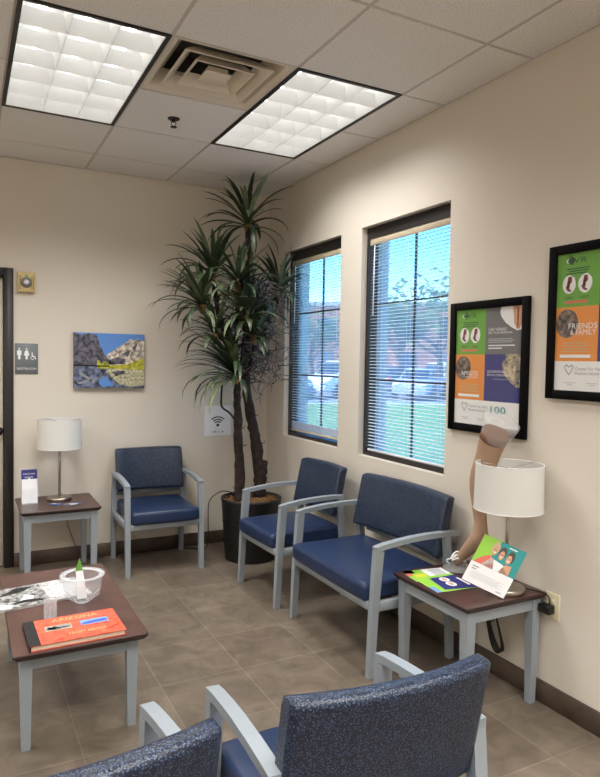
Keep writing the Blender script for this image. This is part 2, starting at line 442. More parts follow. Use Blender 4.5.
# ------------------------------------------------------------------ ceiling lights
M_lens = bpy.data.materials.new('fluorescent_tube'); M_lens.use_nodes = True
_nt = M_lens.node_tree; _nt.nodes.remove(_nt.nodes['Principled BSDF']); _e = _nt.nodes.new('ShaderNodeEmission')
_e.inputs['Color'].default_value = (1, .97, .92, 1); _e.inputs['Strength'].default_value = 4
_nt.links.new(_e.outputs[0], _nt.nodes['Material Output'].inputs['Surface'])
M_baffle = mat('louver_white', (238, 240, 240), rough=.3, spec=.6)
M_hous = mat('housing_white', (240, 240, 240), rough=.5)
def troffer(first=None):
    root = thing('ceiling_light', '', 'ceiling light', (0, 0, H))
    w, l = G/2-.012, G-.012
    mb = MB(); z = .13
    mb.poly([(-w, -l, z), (w, -l, z), (w, l, z), (-w, l, z)], M_hous)
    for p, q in (((-w,-l),(w,-l)), ((w,-l),(w,l)), ((w,l),(-w,l)), ((-w,l),(-w,-l))):
        mb.poly([(*p, 0), (*q, 0), (*q, z), (*p, z)], M_hous)
    mb.build('housing', root)
    mb = MB(); t = .019; a = G/2-.001; b = G-.001
    for p, q in (((-a,-b),(-a+t,b)), ((a-t,-b),(a,b)), ((-a+t,-b),(a-t,-b+t)), ((-a+t,b-t),(a-t,b))):
        mb.box((*p, -.004), (*q, .02), M_black)
    mb.build('rim', root)
    mb = MB(); w2, l2 = w-.009, l-.009
    # parabolic blades: thin at the bottom, wide at the top
    def blade(p0, p1, nrm, hh=.07):
        prof = [(.0008, 0), (.003, .02), (.008, .045), (.017, hh)]
        for sgn in (1, -1):
            A = [mb.bm.verts.new((p0[0]+sgn*nrm[0]*o, p0[1]+sgn*nrm[1]*o, zz)) for o, zz in prof]
            B = [mb.bm.verts.new((p1[0]+sgn*nrm[0]*o, p1[1]+sgn*nrm[1]*o, zz)) for o, zz in prof]
            for i in range(3): mb.face([A[i], B[i], B[i+1], A[i+1]], M_baffle, True)
    for k in range(1, 3):
        x = -w2 + 2*w2*k/3; blade((x, -l2), (x, l2), (1, 0))
    for k in range(1, 6):
        y = -l2 + 2*l2*k/6; blade((-w2, y), (w2, y), (0, 1))
    for x in (-w2, w2): blade((x, -l2), (x, l2), (1, 0))
    for y in (-l2, l2): blade((-w2, y), (w2, y), (0, 1))
    mb.build('louver', root)
    for k in range(3):
        mb = MB(); x = -w2 + 2*w2*(k+.5)/3
        mb.tube([(x, -l2+.03, .1), (x, l2-.03, .1)], .016, M_lens, 8); mb.build('tube_lamp', root)
    return root
def lamp_light(loc, watts):
    L = bpy.data.lights.new('troffer_light', 'AREA'); L.shape = 'RECTANGLE'; L.size = G-.06; L.size_y = 2*G-.06; L.energy = watts; L.spread = math.radians(138); L.color = (1, .985, .955)
    o = bpy.data.objects.new('troffer_light', L); C.objects.link(o); o.location = (loc[0], loc[1], H-.006)
tr0 = troffer(); n = 0
LL = {(1, 0): 'louvered fluorescent ceiling light nearest the door, left of the air vent',
      (0, 0): 'louvered fluorescent ceiling light over the windows, right of the air vent'}
for i, (a, b) in enumerate(LC):
    for j, (c, d) in enumerate(LR):
        o = tr0 if n == 0 else copy_tree(tr0); n += 1
        o.location = ((a+b)/2, (c+d)/2, H); lamp_light(o.location, 17 if (i, j) == (0, 0) else 27.5)
        o['label'] = LL.get((i, j), 'unseen louvered fluorescent ceiling light added to brighten the room')
        o['group'] = 'fluorescent ceiling lights' if (i, j) in LL else 'fluorescent ceiling lights added outside the photographed corner'

# vent
M_vent = mat('vent_enamel', (218, 208, 190), rough=.5)
M_duct = mat('dark_duct', (70, 66, 62), rough=.8)
root = thing('ceiling_vent', 'square louvered air vent with nested rings between the two ceiling lights', 'vent', (sum(VX)/2, sum(VY)/2, H))
mb = MB(); w = G/2-.006
def sq(mb, a, za, b, zb, m):
    A = [(-a,-a,za),(a,-a,za),(a,a,za),(-a,a,za)]; B = [(-b,-b,zb),(b,-b,zb),(b,b,zb),(-b,b,zb)]
    for i in range(4):
        j = (i+1) % 4; mb.poly([A[i], A[j], B[j], B[i]], m)
sq(mb, w, .002, w-.012, .002, M_vent); sq(mb, w-.012, .002, .264, .012, M_vent); sq(mb, .264, .012, .205, .085, M_vent); mb.build('frame', root)
mb = MB(); sq(mb, .205, .085, .205, .17, M_duct); mb.poly([(-.205,-.205,.17),(.205,-.205,.17),(.205,.205,.17),(-.205,.205,.17)], M_duct); mb.build('duct', root)
for i, (a, b) in enumerate(((.222, .160), (.150, .100))):
    mb = MB(); z = -.004
    sq(mb, a, z, a-.012, z+.001, M_vent); sq(mb, a-.012, z+.001, b, z+.05, M_vent); sq(mb, b, z+.05, b+.004, z+.053, M_vent)
    sq(mb, b+.004, z+.053, a-.006, z+.008, M_vent); sq(mb, a-.006, z+.008, a, z, M_vent)
    mb.build('louver_ring', root)
mb = MB(); mb.box((-.066, -.066, -.004), (.066, .066, .006), M_vent, .003, 1); mb.box((-.05, -.05, .006), (.05, .05, .03), M_vent); mb.build('centre_plate', root)

# sprinkler
root = thing('fire_sprinkler', 'small metal sprinkler head in the ceiling tile behind the vent', 'sprinkler', (-1.222, -1.30, H))
mb = MB(); mb.lathe([(.030, .02), (.030, .001), (.036, 0), (.034, -.004), (.014, -.008), (.012, 0)], M_bronze, 20); mb.build('escutcheon', root)
mb = MB(); mb.tube([(0,0,-.004),(0,0,-.02)], .010, M_bronze, 10); mb.tube([(.010,0,-.018),(.014,0,-.03),(.002,0,-.046)], .0025, M_bronze, 6)
mb.tube([(-.010,0,-.018),(-.014,0,-.03),(-.002,0,-.046)], .0025, M_bronze, 6); mb.lathe([(.018,-.046),(.02,-.049),(.004,-.05)], M_bronze, 16); mb.build('nozzle', root)

# ------------------------------------------------------------------ chairs
def sqring(c, ax, ay, hx, hy):
    c = Vector(c); return [c + ax*sx*hx + ay*sy*hy for sx, sy in ((1,1),(-1,1),(-1,-1),(1,-1))]
X, Y, Z = Vector((1,0,0)), Vector((0,1,0)), Vector((0,0,1))
def chair(name, label, cat, hw, loc, rz, group=None, ov=0):
    root = thing(name, label, cat, loc, rz, group)
    iw = hw - .024
    # seat cushion
    mb = MB(); rings = []
    xs_ = [-iw, -iw+.006, -iw+.02] + [(-iw+.02) + (2*iw-.04)*k/12 for k in range(1, 12)] + [iw-.02, iw-.006, iw]
    for i, x in enumerate(xs_):
        e = min(i, len(xs_)-1-i); sh = (.020, .006, 0)[e] if e < 3 else 0
        cr = .016*max(0, 1-(x/iw)**2); ring = []
        for (p, q) in rr(.505-2*sh*.6, .088-2*sh, .026 if e > 1 else .016, 5):
            y = .300 + p; z = .408 + q + (.006*(1-(y-.05)/.5) if q > 0 else 0)
            if q > 0: z += cr*(1-((y-.3)/.26)**2*.9) 
            if y > .5 and q < 0: z -= .004
            ring.append((x, y + (cr*.6 if p > .2 else 0), z))
        rings.append(ring)
    mb.loft(rings, M_seat); mb.build('seat', root)
    # backrest
    mb = MB(); rings = []; bw = hw - .010
    xs_ = [-bw, -bw+.005, -bw+.016] + [(-bw+.016) + (2*bw-.032)*k/14 for k in range(1, 14)] + [bw-.016, bw-.005, bw]
    for i, x in enumerate(xs_):
        e = min(i, len(xs_)-1-i); sh = (.016, .005, 0)[e] if e < 3 else 0
        cv = -.036*(1-(x/bw)**2)*(bw/.25)**.7; ring = []
        for (p, q) in rr(.066-2*sh*.9, .312-2*sh, .026 if e > 1 else .012, 5):
            y = .078 + p + cv - q*.15 - (.9*q*q if q > 0 else 0); z = .677 + q
            ring.append((x, y, z))
        rings.append(ring)
    mb.loft(rings, M_back); mb.build('backrest', root)
    # seat frame rails
    mb = MB()
    mb.box((-hw+.018, .502, .322), (hw-.018, .532, .364), M_grey, .003, 1)
    mb.box((-hw+.018, .014, .322), (hw-.018, .040, .364), M_grey, .003, 1)
    for s in (-1, 1):
        x = s*(hw-.002); mb.box((x-.014, .03, .318), (x+.014, .515, .366), M_grey, .003, 1)
    mb.build('seat_frame', root)
    mb = MB(); mb.box((-hw+.016, .008, .478), (hw-.016, .03, .512), M_grey, .003, 1)
    for x in (-hw*.55, hw*.55): mb.box((x-.02, .0, .49), (x+.02, .022, .56), M_grey, .003, 1)
    mb.build('back_rail', root)
    for s in (-1, 1):
        x = s*hw
        mb = MB(); pts = [(0, .522, .0155, .017), (.30, .510, .0175, .019), (.612, .488, .019, .022)]
        mb.loft([sqring((x, y, z), X, Y, a, b) for z, y, a, b in pts], M_grey, smooth=False); mb.build('leg', root)
        mb = MB(); pts = [(0, .030, .0155, .016), (.35, .045, .018, .018), (.638, .074, .018, .018)]
        mb.loft([sqring((x, y, z), X, Y, a, b) for z, y, a, b in pts], M_grey, smooth=False); mb.build('leg', root)
        mb = MB(); path = [(.509, .621, 0), (.46, .631, 0), (.38, .641, 0), (.30, .648, 0), (.20, .652, 0), (.12, .652, 0), (.056-ov, .650, 0)]
        R = []
        for i, (y, z, _) in enumerate(path):
            a = path[max(i-1, 0)]; b = path[min(i+1, len(path)-1)]
            t = Vector((0, b[0]-a[0], b[1]-a[1])).normalized(); nn = X.cross(t).normalized()
            R.append(sqring((x, y, z), X, nn, .0185, .0125))
        mb.loft(R, M_grey, smooth=False); mb.build('armrest', root)
    return root
c1 = chair('guest_chair', 'blue chair with grey arms against the back wall, beside the left small table', 'chair', .265, (-1.040, -.052, 0), PI)
def mk(src, label, loc, rz):
    o = copy_tree(src); o.location = loc; o.rotation_euler = (0, 0, rz); o['label'] = label; return o
c2 = mk(c1, 'blue single chair under the windows, between the potted tree and the bench', (-.098, -1.222, 0), PI/2 + math.radians(2))
c3 = mk(c1, 'blue armchair nearest the camera seen from behind, its whole curved back in view', (-1.474, -3.905, 0), math.radians(-3))
c4 = mk(c1, 'blue armchair cut off at the bottom edge, only back corner and one arm showing', (-2.130, -3.915, 0), math.radians(3))
for c in (c1, c2, c3, c4): c['group'] = 'single blue waiting room chairs'
chair('bench_seat', 'wide blue two-person bench seat with grey arms under the right window', 'bench', .405, (-.055, -2.072, 0), PI/2, ov=.055)

# ------------------------------------------------------------------ tables
def table(name, label, cat, x0, x1, y0, y1, top, m, leg_in=.045, fr=.052, group=None, leg_y=None):
    cx, cy = (x0+x1)/2, (y0+y1)/2; root = thing(name, label, cat, (cx, cy, 0), 0, group)
    hx, hy = (x1-x0)/2, (y1-y0)/2; r = .012
    mb = MB()
    def ring(ins, z): return [(p, q, z) for p, q in rr(2*(hx-ins), 2*(hy-ins), max(.004, r-ins*.3), 4)]
    mb.loft([ring(.003, top), ring(0, top-.003), ring(0, top-.010), ring(.014, top-.026)], M_wood_edge, caps=False, smooth=False)
    vs = [mb.bm.verts.new(p) for p in ring(.003, top)]; mb.face(vs, m)
    vs = [mb.bm.verts.new(p) for p in ring(.014, top-.026)]; mb.face(vs[::-1], M_wood_edge)
    mb.build('table_top', root)
    lx, ly = hx-leg_in, hy-(leg_y or leg_in); zt = top-.026
    for sx in (-1, 1):
        for sy in (-1, 1):
            mb = MB(); mb.loft([sqring((sx*(lx+.0), sy*ly, 0), X, Y, .016, .016), sqring((sx*lx, sy*ly, zt), X, Y, .024, .024)], M_grey, smooth=False); mb.build('leg', root)
    mb = MB()
    for s in (-1, 1):
        mb.box((-lx+.02, s*ly-.012+s*.006, zt-fr), (lx-.02, s*ly+.012+s*.006, zt), M_grey); mb.box((s*lx-.012+s*.006, -ly+.02, zt-fr), (s*lx+.012+s*.006, ly-.02, zt), M_grey)
    mb.build('apron', root)
    return root
TZ = .507
table('side_table', 'small brown-topped side table with grey legs in the left corner by the door', 'table', -1.985, -1.475, -.545, -.045, TZ, M_wood, group='small side tables')
table('side_table', 'small brown-topped side table with grey legs at the right wall beside the bench', 'table', -.474, -.004, -3.022, -2.50, TZ, M_wood, group='small side tables')
CT = .405
table('coffee_table', 'long low reddish brown coffee table with grey legs at the left edge', 'coffee table', -2.150, -1.643, -2.455, -1.46, CT, M_coffee, leg_in=.052, fr=.06, leg_y=.085)

# ------------------------------------------------------------------ lamps
def lamp(label, x, y, z0, cord_pts):
    root = thing('table_lamp', label, 'lamp', (x, y, z0), 0, 'white drum lamps')
    mb = MB(); mb.lathe([(.079, 0), (.082, .004), (.082, .018), (.077, .024), (.02, .028), (.012, .034)], M_nickel, 40); mb.build('base', root)
    mb = MB(); mb.tube([(0,0,.03), (0,0,.46)], .0085, M_nickel, 14); mb.build('pole', root)
    mb = MB(); n = 48; r0, r1 = .150, .146
    for r in (0, .0016):
        mb.loft([[((q-r)*math.cos(2*PI*k/n), (q-r)*math.sin(2*PI*k/n), z) for k in range(n)] for q, z in ((r0, .368), (r1, .572))], M_shade, caps=False)
    mb.build('lamp_shade', root)
    mb = MB()
    for z, r in ((.369, .1498), (.571, .1458)):
        mb = mb if z < .5 else (mb.build('shade_ring', root), MB())[1]
        mb.tube([((r)*math.cos(2*PI*k/32), r*math.sin(2*PI*k/32), z) for k in range(33)], .0022, M_white, 6)
    mb.build('shade_ring', root); mb = MB()
    for k in range(3):
        a = 2*PI*k/3; mb.tube([(0, 0, .55), (.144*math.cos(a), .144*math.sin(a), .569)], .0015, M_nickel, 5)
    mb.build('shade_spider', root)
    mb = MB(); mb.tube([(0,0,.40), (0,0,.44)], .018, M_black, 14); mb.lathe([(.012,.44),(.018,.455),(.03,.485),(.03,.505),(.018,.53),(.003,.54)], M_white, 18); mb.build('bulb', root)
    if cord_pts:
        mb = MB(); mb.tube(cord_pts, .0028, M_black, 6); mb.build('cord', root, True)
    return root
def smooth(pts, n=6):
    P = [Vector(p) for p in pts]; out = []
    for i in range(len(P)-1):
        p0, p1, p2, p3 = P[max(i-1,0)], P[i], P[i+1], P[min(i+2, len(P)-1)]
        for k in range(n):
            t = k/n
            out.append(.5*((2*p1) + (p2-p0)*t + (2*p0-5*p1+4*p2-p3)*t*t + (3*p1-p0-3*p2+p3)*t**3))
    out.append(P[-1]); return out
lamp('white drum lamp on the side table by the door', -1.706, -.212, TZ,
     smooth([(-1.70, -.15, TZ+.006), (-1.68, -.09, TZ+.004), (-1.665, -.034, TZ-.01), (-1.64, -.02, .42), (-1.628, -.018, .30), (-1.61, -.02, .23), (-1.575, -.025, .13), (-1.53, -.05, .035), (-1.46, -.06, .005), (-1.36, -.035, .005)]))
lamp('white drum lamp on the right side table, standing against the beige wall', -.160, -2.922, TZ, 
     smooth([(-.08, -2.93, TZ+.006), (-.045, -2.985, TZ+.004), (-.022, -3.036, TZ-.005), (-.02, -3.045, .46)]))

# ------------------------------------------------------------------ outlet, cord bundle
root = thing('wall_outlet', 'cream outlet cover on the right wall beside the side table', 'outlet', (0, -3.048, .455))
mb = MB(); mb.box((-.007, -3.085, .397), (0, -3.011, .513), M_cream, .003, 2); mb.build('cover_plate', root, True)
mb = MB()
for z in (.475, .435): mb.box((-.009, -3.064, z-.014), (-.006, -3.032, z+.014), M_cream, .002, 1)
mb.build('socket', root, True)
root = thing('power_adapter', 'black plug and looped cord hanging under the right side table', 'power cord', (-.03, -3.02, .42))
mb = MB(); mb.box((-.05, -3.065, .425), (-.009, -3.005, .463), M_black, .006, 2); mb.build('plug', root, True)
mb = MB()
mb.tube(smooth([(-.04, -3.01, .44), (-.045, -2.95, .41), (-.04, -2.86, .40), (-.04, -2.77, .33), (-.04, -2.72, .27), (-.04, -2.715, .33), (-.04, -2.74, .41), (-.04, -2.76, .46)]), .003, M_black, 6)
for k in range(4):
    d = k*.008
    mb.tube(smooth([(-.035-d*.5, -2.685-d, .44), (-.035-d*.5, -2.675-d, .33), (-.035, -2.71-d, .18+d), (-.035, -2.755-d, .13+d), (-.035, -2.785-d*.5, .18), (-.035, -2.735, .33), (-.035, -2.70, .44)]), .004, M_black, 6)
mb.build('cord', root, True)

# ------------------------------------------------------------------ potted tree
PX, PY = -.345, -.485
plant = thing('potted_tree', 'tall artificial dracaena tree with two trunks in a black pot in the corner', 'potted plant', (PX, PY, 0))
mb = MB(); mb.lathe([(.19, 0), (.197, .006), (.228, .44), (.233, .455), (.233, .468), (.222, .470), (.215, .44)], M_pot, 48, caps=False)
mb.lathe([(.19, 0), (.001, .0)], M_pot, 48, caps=False)
for z in (.15, .29): mb.lathe([(.2095 if z < .2 else .2195, z-.004), (.2125 if z < .2 else .2225, z), (.2105 if z < .2 else .2205, z+.004)], M_pot, 48, caps=False)
pot = mb.build('pot', plant)
mb = MB(); n = 40; rings = []
for r, z in ((.214, .435), (.17, .446), (.11, .452), (.05, .456), (.002, .457)):
    rings.append([(r*math.cos(2*PI*k/n), r*math.sin(2*PI*k/n), z+random.uniform(-.004, .006)) for k in range(n)])
mb.loft(rings, M_soil, caps=False)
for k in range(240):
    a, r = random.uniform(0, 2*PI), .205*math.sqrt(random.random()); q = random.uniform(.006, .013)
    mt = Matrix.Translation((r*math.cos(a), r*math.sin(a), .455)) @ Matrix.Rotation(random.uniform(0, PI), 4, 'Z') @ Matrix.Rotation(random.uniform(-.5, .5), 4, 'X')
    mb.box((-q, -q*.4, -.003), (q, q*.4, .003), M_soil, mtx=mt)
mb.build('bark_mulch', plant)
def wobble(pts, amp, n=5):
    P = smooth(pts, n); return [p + Vector([random.uniform(-amp, amp) for _ in range(3)]) for p in P]
def trunk(pts, r0, r1, name='trunk', rad=None):
    mb = MB(); P = wobble(pts, .004, 6); N = len(P)
    R = [(r0 + (r1-r0)*i/(N-1))*random.uniform(.9, 1.12) for i in range(N)]
    R[0] *= 1.25
    mb.tube(P, R, M_bark, 12)
    for k in range(12):   # small stubs of old twigs
        i = random.randrange(2, N-4); d = Vector((random.uniform(-1,1), random.uniform(-1,.2), random.uniform(-.2,.6))).normalized()
        mb.tube([P[i], P[i]+d*(R[i]+.02), P[i]+d*(R[i]+.03)+Vector((0,0,.015))], [.005, .003, .0015], M_bark, 5)
    o = mb.build(name, plant, True); return P
T1 = trunk([(-.446, -.50, .45), (-.452, -.50, .72), (-.468, -.50, .95), (-.475, -.5, 1.18), (-.488, -.5, 1.42), (-.54, -.5, 1.62), (-.62, -.47, 1.85), (-.646, -.42, 2.09)], .040, .017)
T2 = trunk([(-.262, -.45, .45), (-.262, -.45, .62), (-.30, -.45, .90), (-.345, -.45, 1.10), (-.385, -.45, 1.35), (-.385, -.44, 1.62), (-.33, -.45, 1.9), (-.36, -.45, 2.2), (-.396, -.45, 2.53)], .050, .018)
trunk([(-.262, -.45, .47), (-.235, -.44, .62), (-.222, -.44, .72)], .044, .030)
heads = [  # position, leaf count, length, stem start
    ((-.396, -.45, 2.56), 40, .46, None), ((-.650, -.42, 2.16), 32, .46, None), ((-.10, -.40, 2.06), 36, .42, (-.36, -.45, 1.6)),
    ((-.53, -.61, 2.08), 28, .40, (-.50, -.5, 1.5)), ((-.760, -.50, 1.92), 34, .42, (-.56, -.5, 1.66)),
    ((-.49, -.66, 1.84), 30, .38, (-.47, -.5, 1.35)), ((-.40, -.62, 1.70), 30, .38, (-.40, -.46, 1.35)),
    ((-.52, -.58, 1.41), 44, .56, (-.49, -.5, 1.30)), ((-.24, -.38, 1.92), 24, .34, (-.36, -.45, 1.55)),
    ((-.42, -.54, 2.00), 22, .36, (-.36, -.45, 1.75)), ((-.66, -.52, 1.72), 22, .36, (-.52, -.5, 1.55))]
def leaf(mb, base, az, el, L, w, droop, m, bias=(0,0,0)):
    bv = Vector((math.cos(az)*math.cos(el), math.sin(az)*math.cos(el), math.sin(el))) + Vector(bias); bv.normalize()
    az = math.atan2(bv.y, bv.x); el = math.asin(max(-1, min(1, bv.z)))
    n = 8; p = Vector(base); s = L/n; rows = []
    for i in range(n+1):
        t = i/n; d = Vector((math.cos(az)*math.cos(el), math.sin(az)*math.cos(el), math.sin(el)))
        side = Vector((-math.sin(az), math.cos(az), 0)); nn = side.cross(d)
        wd = w*(.55+.9*t if t < .4 else .91*(1-((t-.4)/.6)**2.6)) + .0006
        q = [p - side*wd/2 - nn*wd*.18*0, p + nn*(-wd*.16), p + side*wd/2]
        for v in q:   # keep the leaves off the walls and ceiling
            v.x = min(v.x, -.015); v.y = min(v.y, -.015); v.z = min(v.z, H-.02)
        rows.append([mb.bm.verts.new(v) for v in q])
        p = p + d*s; el -= droop*(.25+1.2*t)/n
        el = max(el, -1.45)
    for a, b in zip(rows, rows[1:]):
        for i in range(2): mb.face([a[i], a[i+1], b[i+1], b[i]], m, True)
random.seed(11)
BIAS = {0: (-.15, 0, 0), 1: (-.35, 0, .05), 2: (.1, -.1, .1), 4: (-.5, 0, .05), 5: (-.2, -.2, 0), 7: (-.75, -.15, .1), 10: (-.4, -.1, 0)}
for hi, (hp, cnt, L, st) in enumerate(heads):
    hp = Vector(hp)
    if st:
        mb = MB(); mid = (hp+Vector(st))/2 + Vector((0, 0, -.08)); P = wobble([st, mid, hp - Vector((0,0,.03))], .004, 6)
        mb.tube(P, [.016-.006*i/(len(P)-1) for i in range(len(P))], M_bark, 8); mb.build('branch', plant, True)
    mb = MB(); mb.lathe([(.012, -.07), (.020, -.05), (.022, -.01), (.016, .03), (.004, .05)], M_husk, 10, c=hp); mb.build('husk', plant, True)
    mb = MB()
    for k in range(cnt):
        t = (k+.5)/cnt; el = math.radians(82 - 88*t + random.uniform(-8, 8)); az = k*2.39996 + random.uniform(-.3, .3)
        leaf(mb, hp + Vector((0, 0, .03 - .07*t)), az, el, L*random.uniform(.72, 1.08)*(1-.25*abs(t-.5)), random.uniform(.034, .050), random.uniform(1.5, 3.2)*(0.3+.85*t),
             M_leaf2 if random.random() < .25 else M_leaf, BIAS.get(hi, (0, 0, 0)))
    mb.build('leaf_rosette', plant, True, auto=False)
# tangle of thin hanging twigs
mb = MB(); random.seed(5)
for k in range(280):
    a = random.uniform(0, 2*PI); zc = random.uniform(1.34, 2.12)
    cx = -.37 + .03*math.sin(zc*6); rad = .05 + .15*random.random()
    p = Vector((cx + rad*math.cos(a) + random.uniform(-.03, .14), -.45 + rad*math.sin(a)*.8, zc)); d = Vector((random.uniform(-1,1), random.uniform(-1,1), random.uniform(-.4,1))).normalized()
    pts = [p.copy()]
    for i in range(9):
        d = (d + Vector((random.uniform(-.55,.55), random.uniform(-.5,.5), random.uniform(-.5,.4)))).normalized(); p = p + d*.030
        p.x = min(p.x, -.02); p.y = min(p.y, -.02); pts.append(p.copy())
    mb.tube(pts, [.0054-.0004*i for i in range(10)], M_twig, 4, smooth=True)
tw = mb.build('twigs', plant, True)
tw['kind'] = 'stuff'
mb = MB(); mb.tube(smooth([(-.48, -.52, 1.04), (-.54, -.51, 1.12), (-.60, -.5, 1.17), (-.605, -.5, 1.26), (-.60, -.5, 1.34)]), [.010]*25 if False else .008, M_bark, 6); mb.build('branch', plant, True)
# cord by the pot
c = MB(); c.tube(smooth([(-.43, -.31, .474), (-.47, -.285, .482), (-.52, -.26, .476), (-.585, -.21, .40), (-.59, -.20, .24), (-.585, -.19, .10), (-.60, -.18, .02), (-.66, -.13, .006), (-.75, -.07, .006), (-.9, -.05, .006), (-1.1, -.035, .006)]), .004, M_black, 6)
tag(c.build('electrical_cable'), 'black cord running from the pot rim down to the floor behind the chair', 'cord')

# ------------------------------------------------------------------ things on the back wall
root = thing('landscape_canvas', 'small canvas print of a mountain lake with reflections on the back wall', 'picture', (-1.322, 0, 1.493))
mb = MB(); mb.box((-1.585, -.034, 1.290), (-1.066, -.002, 1.702), I['rockd'], .002, 1); mb.build('stretcher', root, True)
p = Print((-1.585, -.0343, 1.290), (1,0,0), (0,0,1), .519, .412)
p.rect(0, .40, 1, 1, I['sky']); p.rect(0, 0, 1, .40, I['refl']); p.up()
p.poly([(.42,.40),(1,.40),(1,.90),(.94,.88),(.90,.93),(.85,.88),(.80,.92),(.74,.85),(.68,.80),(.60,.74),(.52,.66),(.46,.62)], I['rock']); p.up()
p.poly([(0,.40),(.56,.40),(.50,.50),(.42,.62),(.36,.78),(.31,.97),(.20,.99),(.10,.96),(0,.99)], I['rockd'])
p.poly([(.48,.44),(.72,.44),(.72,.54),(.60,.57),(.50,.52)], I['rockd']); p.poly([(.82,.74),(.9,.86),(.86,.66)], I['rockd']); p.poly([(.66,.62),(.80,.72),(.76,.58)], I['rockd']); p.up()
p.poly([(.32,.36),(1,.33),(1,.56),(.86,.50),(.74,.44),(.6,.42),(.5,.43),(.42,.50),(.38,.44),(.34,.52),(.32,.5)], I['grass']); p.up()
p.poly([(.0,.40),(.5,.39),(.5,.41),(.0,.43)], I['black'])
p.poly([(.5,.36),(1,.34),(1,.06),(.8,.02),(.62,.08),(.5,.24),(.44,.3)], I['reflp']); p.up()
p.poly([(.38,.18),(.46,.20),(.56,.04),(.40,.02),(.34,.08)], I['sky']); p.poly([(.06,.27),(.09,.29),(.30,.12),(.27,.09)], I['midgrey']); p.poly([(.04,.10),(.26,.17),(.27,.15),(.08,.07)], I['midgrey'])
p.poly([(.52,.30),(.72,.32),(.7,.26),(.58,.22)], I['rockd'])
p.build('print', root)

root = thing('restroom_sign', 'grey sign with white restroom figures beside the dark door frame', 'sign', (-1.904, 0, 1.50))
M_sign = mat('sign_grey', (114, 120, 124), rough=.5)
mb = MB(); mb.box((-1.980, -.006, 1.392), (-1.828, -.0005, 1.611), M_sign, .001, 1); mb.build('plate', root, True)
p = Print((-1.980, -.0064, 1.392), (1,0,0), (0,0,1), .152, .219)
w_ = I['white']
for u, wide in ((.18, .10), (.50, .12)):
    p.blob(u, .82, .035, .030, w_)
    if wide == .10: p.poly([(u-.09,.77),(u+.09,.77),(u+.10,.62),(u+.055,.62),(u+.05,.48),(u-.05,.48),(u-.055,.62),(u-.10,.62)], w_)
    else: p.poly([(u-.06,.77),(u+.06,.77),(u+.12,.62),(u+.05,.59),(u+.045,.48),(u-.045,.48),(u-.05,.59),(u-.12,.62)], w_)
p.blob(.74, .70, .022, .018, w_); p.poly([(.72,.68),(.76,.68),(.77,.60),(.86,.60),(.92,.49),(.88,.48),(.84,.56),(.73,.56)], w_)
for k in range(12):
    a, b = PI*(.75+k/10), PI*(.75+(k+1)/10)
    p.poly([(.76+.09*math.cos(a), .54+.07*math.sin(a)), (.76+.09*math.cos(b), .54+.07*math.sin(b)), (.76+.07*math.cos(b), .54+.052*math.sin(b)), (.76+.07*math.cos(a), .54+.052*math.sin(a))], w_)
p.text('RESTROOM', .09, .14, .92, .21, w_); p.build('lettering', root)

root = thing('wall_alarm', 'small beige alarm device with round grey lens high beside the door', 'alarm', (-1.908, 0, 2.045))
M_alarm = mat('aged_beige_plastic', (206, 184, 130), rough=.5)
mb = MB(); mb.box((-1.968, -.035, 1.974), (-1.848, 0, 2.117), M_alarm, .008, 2); 
for x in (-1.955, -1.945, -1.872, -1.862): mb.box((x-.002, -.0365, 1.99), (x+.002, -.034, 2.09), mat('alarm_slot', (120, 100, 66)))
mb.build('body', root, True)
mb = MB(); mt = Matrix.Translation((-1.908, -.034, 2.043)) @ Matrix.Rotation(PI/2, 4, 'X')
mb.lathe([(.038, 0), (.038, .006), (.03, .012), (.006, .014)], mat('alarm_ring', (110, 112, 108), rough=.4), 24, mtx=mt)
mb.lathe([(.018, .013), (.014, .02), (.002, .022)], M_white, 16, mtx=mt); mb.box((-1.917, -.037, 2.086), (-1.899, -.034, 2.098), I['green']); mb.build('lens', root, True)

root = thing('wifi_sign', 'white paper sign with a black wireless symbol on the back wall behind the plant', 'sign', (-.45, 0, 1.02))
mb = MB(); mb.box((-.562, -.0022, .893), (-.328, -.0008, 1.140), M_white); mb.build('paper', root, True)
p = Print((-.562, -.0026, .893), (1,0,0), (0,0,1), .234, .247)
for r in (.12, .21, .31):
    for k in range(10):
        a, b = PI*(.25+.5*k/10), PI*(.25+.5*(k+1)/10); t = .045
        p.poly([(.5+(r+t)*math.cos(a), .34+(r+t)*.85*math.sin(a)), (.5+(r+t)*math.cos(b), .34+(r+t)*.85*math.sin(b)), (.5+r*math.cos(b), .34+r*.85*math.sin(b)), (.5+r*math.cos(a), .34+r*.85*math.sin(a))][::-1], I['black'])
p.blob(.5, .35, .055, .046, I['black']); p.text('I B L A', .28, .10, .74, .16, I['black']); p.build('lettering', root)

